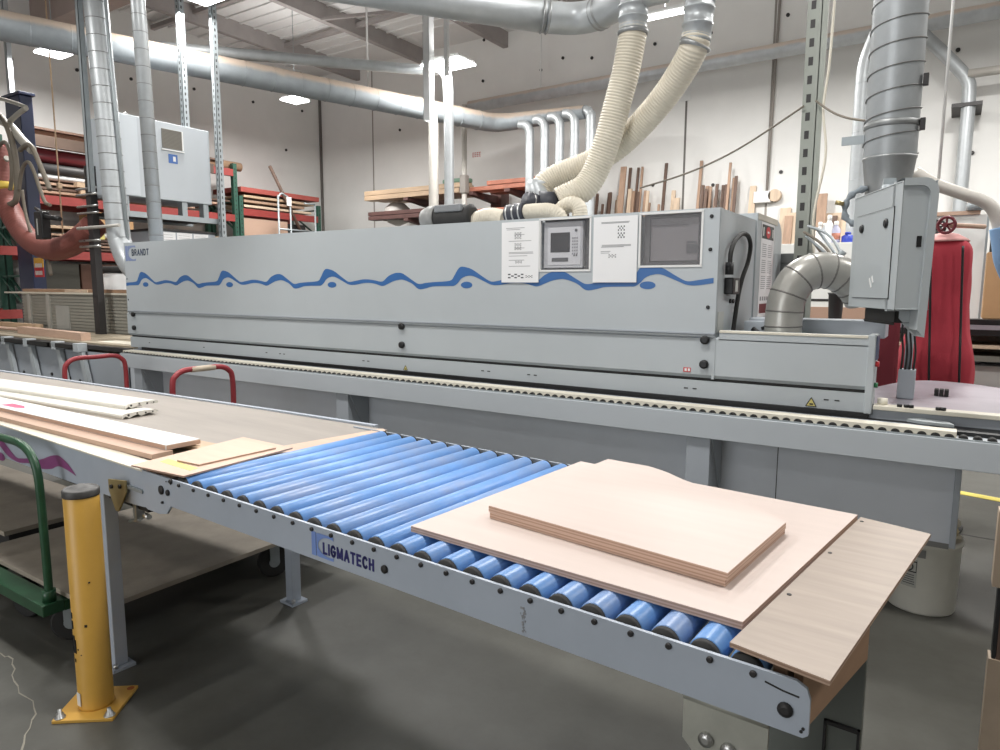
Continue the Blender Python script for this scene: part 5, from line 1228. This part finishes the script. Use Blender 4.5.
for i, (px, py, w, tint, l) in enumerate(((786, 208, .16, 2, 'short pale plank leaning behind the label of the machine end'), (793, 213, .16, 2, 'pale wide plank leaning left of the slotted post'), (789, 216, .12, 1, 'brown plank leaning between two pale ones left of the slotted post'), (820, 194, .22, 1, 'tall pointed brown plank leaning right of the slotted post'), (838, 213, .35, 2, 'wide pale board leaning behind the spray bottles'), (834, 216, .10, 0, 'dark strip leaning behind the spray bottles'), (850, 215, .2, 2, 'pale board leaning at the left edge of the control cabinet'), (972, 195, .10, 2, 'pale strip leaning on the back wall at the right edge'), (962, 205, .12, 2, 'pale strip behind the white panel at the right edge'))):
    yy = YB - .03 - .05 * (i % 4); a = sy(px, py, yy); m = MB(); m.bar((a.x, yy - .5, .015), (a.x, yy, a.z), w * 1.05, .035, (0, 1, 0)); solo('wood_plank', m, (wood_d, wood_m, wood_l)[tint], l, 'plank')
# small items on the back wall
a = sy(767, 197, YB - .1); t = thing('wall_box', 'small white box with a round fitting at the foot of a wall conduit', 'box', a)
part('box', MB().box(a.x - .22, a.x + .06, YB - .12, YB - .001, a.z - .09, a.z + .10, .01), white, t); part('fitting', MB().cyl((a.x + .12, YB - .12, a.z + .02), (a.x + .12, YB - .001, a.z + .02), .10, seg=16), wood_l, t)
part('conduit', MB().cyl((a.x - .02, YB - .05, a.z + .1), (a.x + .04, YB - .05, 6.7), .022, seg=8), jm, t)
a = sy(679, 90, YB - .03); solo('wall_plate', MB().box(a.x - .17, a.x + .22, YB - .02, YB - .001, a.z - .20, a.z + .12, .004), white, 'pale steel plate on the back wall behind the right cream hose', 'plate')
a = sy(476.5, 154.5, YB - .01); t = thing('wall_label', 'small red lettering on the back wall left of the drop pipes', 'label', a)
m = MB()
for k in range(4):
    x = a.x - .11 + k * .058
    for z in (-.04, 0, .04): m.box(x, x + .040, YB - .004, YB - .0005, a.z + z - .008, a.z + z + .008)
    m.box(x, x + .010, YB - .004, YB - .0005, a.z - .045, a.z + .045)
part('letters', m, M('faded_red_print', (200, 120, 118), .7), t)

# ================================================================== left: vacuum lifter mast, hose, box, table
BX, BY = -11.76, 4.92
t = thing('lifter_mast', 'dark blue mast of the vacuum lifter at the far left', 'mast', (BX, BY, 0))
a = sy(17, 97, BY)
part('column', MB().box(BX - .30, BX + .17, BY - .06, BY + .12, 0, a.z, .012), navy, t)
part('head_plate', MB().box(BX - .36, BX + .22, BY - .08, BY + .14, a.z, a.z + .04, .005), navy, t)
p = [sy(px, py, BY - .075) for px, py in ((33, 258), (42, 258), (42, 277), (33, 277))]
zc = (p[0].z + p[2].z) / 2; x0, x1 = p[0].x, p[1].x
lo = part('yellow_label', MB().box(x0, x1, BY - .068, BY - .06, zc, p[0].z), M('orange_yellow_label', (232, 178, 60), .5), t); lo2 = part('red_label', MB().box(x0, x1, BY - .068, BY - .06, p[2].z, zc), red_s, t)
for z, h, o in ((zc + .05, .05, lo), (zc - .06, .05, lo2)):
    m = MB()
    for k in range(5): m.box(x0 + .03 + k * (x1 - x0 - .06) / 5, x0 + .03 + (k + .75) * (x1 - x0 - .06) / 5, BY - .070, BY - .068, z - h, z + h * .2)
    part('label_print', m, white, o)
AY = 4.55
t = thing('jointed_boom', 'jointed pale grey arm and tubes in front of the blue mast', 'arm', sy(20, 130, AY))
for q, r in ((((-6, 97), (12, 102), (26, 107)), .035), (((8, 123), (18, 114), (26, 108)), .045), (((-4, 118), (10, 126), (22, 140), (32, 150)), .08), (((32, 150), (40, 165), (48, 187)), .03), (((2, 165), (7, 158)), .05)):
    part('arm_tube', MB().tube([sy(*v, AY) for v in q], r * .75, 12), M('pale_grey_tube', (168, 164, 154), .5, 0, .06) if 'pale_grey_tube' not in MATS else MATS['pale_grey_tube'], t)
for q, r, l in ((((-4, 112), (6, 124), (14, 150), (17, 180), (16, 200), (8, 205)), .075, 'thick grey brown cable looping down in front of the blue mast'), (((-4, 150), (4, 142), (10, 152), (12, 175), (10, 190)), .05, 'grey brown cable loop at the far left edge'), (((19, 190), (22, 170), (28, 162), (34, 172), (44, 200), (50, 205)), .045, 'grey brown cable arching to the right across the blue mast'), (((20, 150), (30, 145), (40, 165), (50, 190)), .06, 'thicker grey cable slanting right below the arm'), (((22, 190), (26, 215), (34, 240), (46, 255), (51, 275)), .04, 'thin cable running down to the boards beside the blue mast')):
    solo('hanging_cable', MB().tube([sy(px, py, AY - .08) for px, py in q], r * .52, 10), grey_cable, l, 'cable')
ribbed_hose('lifter_hose', [sy(px, py, 4.50) for px, py in ((-4, 148), (1, 178), (6, 201), (16, 222), (30, 240), (48, 249), (66, 247), (82, 237), (94, 226))], .145, 'thick dull red hose sagging in front of the blue mast at far left', .05, .0015, red_hose, 22)
a = sy(3, 190, 4.46); solo('hose_band', MB().ring_tube([sy(-1, 183, 4.50), sy(2, 189, 4.50), sy(4.5, 195, 4.50)], .185, 22), M('yellow_tape', (220, 190, 80), .5, 0, .08), 'yellow tape band around the upper end of the dull red hose', 'tape')
HYY = 4.18
a = sy(42, 225, HYY); q0, q1 = sy(37.5, 212, HYY), sy(47, 239, HYY)
t = thing('hoist_controller', 'black control handle with a grey window hanging in front of the dull red hose', 'handle', (a.x, HYY, q1.z))
part('body', MB().box(q0.x, q1.x, HYY - .05, HYY + .06, q1.z, q0.z, .015), black, t)
part('window', MB().box(q0.x + .10, q1.x - .12, HYY - .056, HYY - .05, q1.z + .05, q0.z - .09, .004), M('handle_window', (168, 170, 164), .3), t)
b = sy(60, 219, HYY); part('grip', MB().cyl((q1.x - .05, HYY, q0.z - .06), (b.x, HYY, b.z), .028, seg=10), black, t)
part('hook', MB().cyl((q0.x + .1, HYY, q0.z - .01), (q0.x - .05, HYY, q0.z + .05), .02, seg=8), dark, t)
t = thing('support_post', 'dark square post with clamps carrying the dull red hose left of the wide duct', 'post', (-9.55, 4.46, .951))
p = sy(97, 200, 4.46); X_ = p.x
part('post', MB().box(X_ - .18, X_ - .06, 4.42, 4.50, .951, 3.0), dark, t)
for py in (187, 193, 205, 212, 240, 246): q = sy(97, py, 4.40); part('clamp_rod', MB().cyl((X_ - .36, 4.40, q.z), (X_ + .12, 4.40, q.z), .014, seg=8), steel, t)
pass
# corrugated sided box with boards on it
CX0, CX1, CYF = -11.45, -8.33, 4.62
t = thing('corrugated_bin', 'grey corrugated sided bin with pale ribs standing behind the left table', 'bin', (-10, 4.7, 0))
m = MB(); z = .2; y = CYF
m.box(CX0, CX1, CYF + .02, CYF + .22, .1, 1.44)
k = 0
while z < 1.42: m.box(CX0, CX1, CYF + .006, CYF + .03, z, z + .030); z += .042
part('corrugated_side', m, corr, t)
for px in (30, 49, 104):
    q = sy(px, 310, CYF); part('rib', MB().box(q.x - .045, q.x + .045, CYF - .012, CYF + .02, .1, 1.44), M('pale_rib', (170, 168, 160), .5) if 'pale_rib' not in MATS else MATS['pale_rib'], t)
part('top_edge', MB().box(CX0 - .5, CX1 + .05, CYF - .02, CYF + .215, 1.44, 1.462), cream, t)
q0, q1 = sy(56, 313, CYF - .001), sy(70, 325, CYF - .001); part('faded_sheet', MB().box(q0.x, q1.x, CYF - .002, CYF + .007, .95, 1.28), M('faded_sheet', (164, 164, 158), .6), t)
solo('wood_board', MB().box(CX0 + .05, CX1, CYF + .0, CYF + .2, 1.463, 1.505, .004), mdf, 'long brown board lying on top of the corrugated bin', 'board')
solo('wood_board', MB().box(-10.1, -9.5, CYF - .018, CYF - .002, 1.463, 1.50, .002), wood_l, 'short pale offcut lying on the front edge of the corrugated bin', 'board')
# left table with planks
t = thing('outfeed_table', 'worn wooden outfeed table left of the machine with grey slanted supports', 'table', (-9.4, 4.0, 0))
part('top', MB().box(-13.0, -6.84, 3.72, 4.58, .925, .950, .003), tablewood, t)
m = MB(); m.box(-13.0, -6.85, 3.66, 3.72, .89, .93); part('front_edge', m, dark, t)
m = MB()
for k in range(5): m.box(-13, -6.85, 3.86 + k * .15, 3.864 + k * .15, .950, .9508)
part('plank_joint', m, dark, t)
part('side_plate', MB().box(-13.0, -6.90, 3.66, 3.69, .45, .86), machine_d, t)
for px in (10, 32, 60, 82):
    q = sy(px, 360, 3.62); x = q.x
    m = MB(); m.box(x - .05, x + .05, 3.56, 3.66, .86, .95, .004); m.prism([(x - .04, .87), (x + .04, .87), (x + .20, .38), (x + .12, .38)], lambda a, b: Vector((a, 3.60, b)), lambda a, b: Vector((a, 3.64, b)))
    s = part('support', m, machine, t)
    part('rubber_pad', MB().box(x - .62, x - .08, 3.56, 3.70, .885, .935, .004), rubber, t)
for px, py in ((24, 372), (52, 374), (70, 378), (80, 381)):
    q = sy(px, py, 3.655); part('bolt', MB().cyl((q.x, 3.66, q.z), (q.x, 3.648, q.z), .018, seg=10), dark, t)
for x in (-12.5, -9.6, -7.1): part('leg', MB().box(x - .05, x + .05, 3.8, 3.9, 0, .93).box(x - .05, x + .05, 4.4, 4.5, 0, .93), machine_d, t)
part('pale_strip', MB().box(-7.7, -6.86, 3.80, 4.0, .950, .956), cream, t)
a = sz(86, 337, .99); b = sz(22, 330, .99); dv_ = (b - a).normalized(); n = Vector((dv_.y, -dv_.x, 0))
m = MB(); m.bar(Vector((a.x, a.y, .993)), Vector((b.x, b.y, .993)), .10, .085); solo('timber_beam', m, pinkwood, 'short thick timber lying on the left outfeed table', 'timber')
m = MB(); a = sz(24, 326, 1.0); m.bar((a.x, 4.50, .985), (-13.0, 4.46, .985), .10, .065); solo('timber_beam', m, tan, 'tan timber at the far left end of the outfeed table, behind the short thick one', 'timber')
m = MB(); a = sz(18, 333, .96); m.box(-13, a.x, 4.15, 4.36, .951, .966); solo('wood_board', m, ply_thin, 'thin pale board at the far left end of the outfeed table', 'board')
m = MB(); m.cyl((-8.2, 4.32, 1.35), (-8.2, 4.32, 1.75), .12, seg=20)
a = sy(118, 262, 4.72); t = thing('paper_drum', 'pale drum with a dark rim between the boards and the left end of the machine', 'drum', (a.x, 5.4, 0))
part('drum', MB().lathe((sy(120, 270, 5.4).x, 5.4, 0), [(.22, .0), (.22, 1.72), (.20, 1.74)], 20), white, t); part('dark_rim', MB().lathe((sy(120, 270, 5.4).x, 5.4, 0), [(.23, 1.741), (.24, 1.76), (.24, 1.82), (.2, 1.83)], 20), rubber, t)

# ================================================================== right side behind the machine
bx, by = -.075, 5.25
t = thing('dust_bag', 'tall red fabric dust bag with black seams standing behind the control cabinet', 'bag', (bx, by, .9))
m = MB(); prof = [(.93, .245), (1.02, .25), (1.12, .245), (1.2, .225), (1.3, .20), (1.45, .185), (1.6, .18), (1.72, .178), (1.80, .172), (1.845, .145), (1.862, .12)]
rings = []; NS = 32
for j, (z, r) in enumerate(spline([(z, r, 0) for z, r in prof], 3) and [(p.x, p.y) for p in spline([(z, r, 0) for z, r in prof], 3)]):
    ring = []
    for k in range(NS):
        a = 2 * PI * k / NS; sq = .86 / max(abs(math.cos(a)), abs(math.sin(a))) ** .55
        rr = r * sq * (1 + .018 * math.sin(3 * a + z * 9) + .012 * math.sin(5 * a - z * 23))
        ring.append(m.bm.verts.new((bx + rr * math.cos(a), by + rr * math.sin(a) * .8, z)))
    rings.append(ring)
for A, B in zip(rings, rings[1:]):
    for k in range(NS): f = m.bm.faces.new((A[k], A[(k + 1) % NS], B[(k + 1) % NS], B[k])); f.smooth = True
m.bm.faces.new(list(reversed(rings[0]))); m.bm.faces.new(rings[-1])
part('bag_body', m, red_bag, t)
m = MB(); m.lathe((bx, by, 0), [(.135, 1.848), (.125, 1.862), (.07, 1.895), (.03, 1.905)], 22); part('dusty_top', m, red_dust, t)
for px0, px1 in ((931, 929), (963, 959)):
    pts = [sy(px0 + (px1 - px0) * k / 8, 246 + (382 - 246) * k / 8, by - .165 - .012 * (k / 8)) for k in range(9)]
    part('seam', MB().tube([Vector((p.x, p.y - .01 - (.035 if k > 5 else 0), p.z)) for k, p in enumerate(pts)], .007, 6, 3), black, t)
part('stand_ring', MB().lathe((bx, by, 0), [(.23, 0), (.23, .02), (.05, .03), (.05, .88), (.22, .90), (.22, .93)], 20), dark, t)
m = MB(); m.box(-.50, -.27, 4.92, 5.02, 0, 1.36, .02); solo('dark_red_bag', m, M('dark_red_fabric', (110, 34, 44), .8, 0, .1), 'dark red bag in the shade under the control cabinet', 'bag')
def handwheel(px, py, Y, r, mat, label):
    c = sy(px, py, Y); t = thing('handwheel', label, 'handwheel', c); ax = Vector((.35, 1, 0)).normalized()
    u1 = ax.cross(Vector((0, 0, 1))).normalized(); u2 = Vector((0, 0, 1)); m = MB()
    P = [c + u1 * r * math.cos(a) + u2 * r * math.sin(a) for a in [2 * PI * k / 24 for k in range(25)]]; m.ring_tube(P, r * .2, 10, False); part('rim', m, mat, t)
    m = MB()
    for k in range(5): a = 2 * PI * k / 5 + .3; m.cyl(c, c + (u1 * math.cos(a) + u2 * math.sin(a)) * r, r * .13, seg=8)
    m.cyl(c - ax * .03, c + ax * .05, r * .28, seg=12); part('spokes', m, mat, t)
    return t, c, ax
t, c, ax = handwheel(946.5, 225, 5.15, .048, M('dark_red_wheel', (112, 36, 46), .4), 'dark red handwheel just above the red dust bag')
part('spindle', MB().cyl(c, c + Vector((.20, .25, 0)), .015, seg=10), pinkwood, t); part('stand', MB().cyl((c.x + .02, c.y + .06, 1.93), (c.x + .02, c.y + .06, c.z), .012, seg=8), dark, t)
t, c, ax = handwheel(936.5, 228, 5.45, .05, black, 'black handwheel half hidden between the control cabinet and the red handwheel')
part('stand', MB().cyl((c.x, c.y + .06, 0), (c.x, c.y + .06, c.z), .012, seg=8), dark, t)
t = thing('laminate_sheet', 'white panel standing behind the red dust bag at the right edge', 'panel', (-.1, 6.5, .9))
part('sheet', MB().box(-.45, .165, 6.50, 6.52, 1.29, 2.12), whiteboard, t); part('wood_rail', MB().box(-.3, .12, 6.48, 6.53, 2.121, 2.15), pinkwood, t)
part('metal_edge', MB().box(.165, .18, 6.495, 6.525, 1.29, 2.12), galv_d, t)
p = sy(973, 229, 6.45); solo('wire_basket_lamp', MB().lathe((p.x, 6.5, 0), [(.01, 2.28), (.03, 2.26), (.055, 2.20), (.06, 2.155), (.05, 2.1515)], 14), galv_d, 'small grey wire lamp cage standing on the rail above the white panel', 'lamp cage')
t = thing('storage_bench', 'black framed bench with grey decks behind the red dust bag at the right edge', 'bench', (.6, 6.4, 0))
for x in (-.5, 1.7):
    for y in (6.2, 6.7): part('leg', MB().box(x - .02, x + .02, y - .02, y + .02, 0, 1.29), black, t)
for z0, z1, mt, nm in ((1.255, 1.289, infeed_m, 'deck'), (1.21, 1.255, black, 'front_rail'), (1.02, 1.06, M('bench_grey', (128, 126, 118), .5), 'shelf'), (1.115, 1.14, wood_l, 'shelf_board'), (.99, 1.0, black, 'lower_rail')):
    part(nm, MB().box(-.5, 1.7, 6.2, 6.72, z0, z1), mt, t)
part('white_front', MB().box(-.48, 1.68, 6.25, 6.28, .60, .985), whiteboard, t); part('base_rail', MB().box(-.5, 1.7, 6.18, 6.24, .56, .60), black, t)
part('back_sheet', MB().box(-.48, 1.68, 6.68, 6.70, 1.06, 1.21), M('bench_back', (150, 146, 132), .6), t)
p = sy(985, 307, 6.22); solo('keyboard_tray', MB().box(p.x - .10, p.x + .5, 6.205, 6.40, 1.2895, 1.33, .004), black, 'flat black tray on the bench at the right edge', 'tray')
p = sy(990, 285, 6.35); solo('carton', MB().box(.185, .75, 6.42, 6.66, 1.33, 1.83, .004).box(.2, .3, 6.45, 6.6, 1.2895, 1.331), card, 'brown carton at the right edge beside the white panel', 'box')
p = sy(992, 255, 6.3); solo('black_device', MB().box(.20, .75, 6.44, 6.64, 1.8305, 2.0, .01), rubber, 'black device on the brown carton at the right edge', 'device')
# grey pipe with the blue hose
t = thing('grey_blue_pipe', 'pale pipe sloping down to the right into a pale blue hose at the right edge', 'pipe', sy(960, 195, 6.0))
part('pipe', MB().tube([sy(px, py, 6.0) for px, py in ((915, 172), (935, 184), (960, 193), (980, 200), (991, 207), (997.5, 220), (1000, 234))], .042, 16), duct_dusty, t)
q = sy(938, 186, 6.0); part('hanging_rod', MB().cyl((q.x, 6.0, q.z), (q.x, 6.0, ZR - .01), .010, seg=8), white, t)
part('blue_hose', MB().tube([sy(px, py, 5.98) for px, py in ((999, 228), (1001.5, 245), (1004, 262), (1014, 285))], .058, 16), blue_hose, t)
# white cabinet with bottles
t = thing('white_cabinet', 'white cabinet behind the elbow duct with spray bottles on top', 'cabinet', (-1.1, 8.2, 0))
part('body', MB().box(-2.05, -.1, 8.0, 8.5, 0, 2.03, .004), whiteboard, t)
part('dark_gap', MB().box(-2.05, -.1, 7.995, 8.0, 1.42, 1.445), dark, t); part('peach_shelf', MB().box(-2.05, -.1, 7.99, 8.0, 1.16, 1.36), ply_thin, t)
p = sy(843, 300, 7.5); t2 = thing('pedestal', 'dark flared pedestal leg behind the elbow duct', 'pedestal', (sy(836, 300, 6.4).x, 6.4, 0))
m = MB(); q = sy(836, 300, 6.4); m.lathe((q.x, 6.4, 0), [(.16, 0), (.12, .1), (.075, .9), (.05, 1.25), (.06, 1.50), (.07, 1.52)], 18); part('column', m, dark, t2)
BT = [(820.5, 222, .042, white, white, 'white bottle at the left of the row on the white cabinet'), (825, 223, .04, M('grey_bottle', (196, 200, 206), .4), white, 'pale grey bottle, second in the row on the white cabinet'), (830, 215, .046, white, white, 'tallest white bottle in the row on the white cabinet'), (836.5, 221, .045, M('lilac_bottle', (176, 176, 200), .4), white, 'bottle with an orange label on the white cabinet'), (848, 232, .06, blue_cap, blue_cap, 'blue bottle at the right end of the row on the white cabinet')]
for px, py, r, mt, cm, l in BT:
    q = sy(px, py, 8.2); t = thing('spray_bottle', l, 'bottle', (q.x, 8.2, 2.03)); h = q.z - 2.03
    part('bottle', MB().lathe((q.x, 8.2, 0), [(r * .9, 2.0305), (r, 2.045), (r, 2.03 + h * .62), (r * .45, 2.03 + h * .78), (r * .4, 2.03 + h * .82)], 16), mt, t)
    part('cap', MB().lathe((q.x, 8.2, 0), [(r * .5, 2.03 + h * .82), (r * .5, 2.03 + h * .97), (r * .3, 2.03 + h)], 14), cm, t)
    if 'orange' in l: part('label', MB().lathe((q.x, 8.2, 0), [(r * 1.02, 2.07), (r * 1.02, 2.14)], 16), orange, t)

# bucket under the machine end with foam scraps on it
BXK, BYK, rb = -.035, 3.865, .155
t = thing('plastic_bucket', 'milky white plastic bucket on the floor under the right end of the machine', 'bucket', (BXK, BYK, 0))
part('body', MB().lathe((BXK, BYK, 0), [(rb * .93, .0), (rb * .955, .008), (rb, .33), (rb * 1.04, .335), (rb * 1.04, .36), (rb * .98, .362)], 36), bucket_m, t)
ang0 = -PI / 2 - .35
def onb(ang, z, r=rb * .985): return Vector((BXK + r * math.cos(ang), BYK + r * math.sin(ang), z))
def wrap(a0, a1, z0, z1, off):
    m = MB(); n = 8
    A = [m.bm.verts.new(onb(a0 + (a1 - a0) * k / n, z0, rb * (.957 + .045 * z0 / .33) + off)) for k in range(n + 1)]; B = [m.bm.verts.new(onb(a0 + (a1 - a0) * k / n, z1, rb * (.957 + .045 * z1 / .33) + off)) for k in range(n + 1)]
    for k in range(n): m.bm.faces.new((A[k], A[k + 1], B[k + 1], B[k]))
    return m
lb_ = part('label', wrap(-2.15, -1.70, .13, .27, .001), M('bucket_label', (170, 170, 162), .6), t)
part('label_frame', wrap(-2.14, -1.71, .205, .262, .0016), black, lb_); part('label_frame', wrap(-2.12, -1.73, .211, .256, .0022), M('bucket_label_inner', (176, 176, 168), .6), lb_)
m = MB()
q0 = onb(-1.93, .2335, rb * .99 + .004)
tx = Vector((-math.sin(-1.93), math.cos(-1.93), 0)); P = [q0 + (tx * math.cos(a) + Vector((0, 0, 1)) * math.sin(a)) * .019 for a in [2 * PI * k / 16 for k in range(17)]]
m.ring_tube(P, .0028, 6, False); m.bar(P[2], P[10], .003, .004); m.box(q0.x - .006, q0.x + .006, q0.y - .002, q0.y + .002, q0.z - .008, q0.z + .01); part('warning_mark', m, black, lb_)
for k in range(5): part('label_print', wrap(-2.10, -1.78 + random.random() * .04, .145 + k * .011, .149 + k * .011, .0016), ink_d, lb_)
part('dark_label', wrap(-1.72, -1.50, .285, .325, .001), M('grey_label', (120, 120, 116), .6), t)
for k, (dx, z, r) in enumerate(((.10, .40, .035), (.125, .365, .022), (.115, .44, .025), (.08, .385, .03))):
    m = MB(); bmesh.ops.create_icosphere(m.bm, subdivisions=2, radius=r)
    for v in m.bm.verts: v.co = v.co * (1 + random.uniform(-.15, .15)) + Vector((BXK + dx, BYK - .02 + .03 * (k % 2), z - .0))
    solo('foam_scrap', m, cream if k != 0 else M('honey_foam', (206, 190, 150), .6, 0, .1), ('honey coloured foam scrap on the bucket rim', 'lowest white foam scrap on the bucket rim', 'topmost white foam scrap above the bucket', 'white foam scrap inside the bucket rim')[k], 'foam scrap')
# boards at the right edge
t = thing('board_stack', 'upright plywood boards with a dark slot at the right edge of the picture', 'board', (.42, 2.02, 0))
tan2 = M('grey_tan_board', (166, 148, 128), .6, 0, .1, 6)
part('lower_board', MB().box(.135, .7, 2.0, 2.05, 0, .645), tan2, t)
part('dark_board', MB().box(.141, .149, 2.005, 2.045, .645, .83), black, t)
part('brown_board', MB().box(.150, .7, 2.005, 2.045, .645, .83), wood_d, t)
part('upper_board', MB().box(.128, .7, 2.0, 2.05, .83, 1.02), tan2, t)

# ================================================================== light and colour
w = bpy.data.worlds.new('world'); SC.world = w; w.use_nodes = True
w.node_tree.nodes['Background'].inputs[0].default_value = (.75, .78, .82, 1); w.node_tree.nodes['Background'].inputs[1].default_value = .15
vs = SC.view_settings
vs.view_transform = 'Standard'; vs.look = 'None'; vs.gamma = 1.0; vs.exposure = -0.07; vs.use_curve_mapping = False
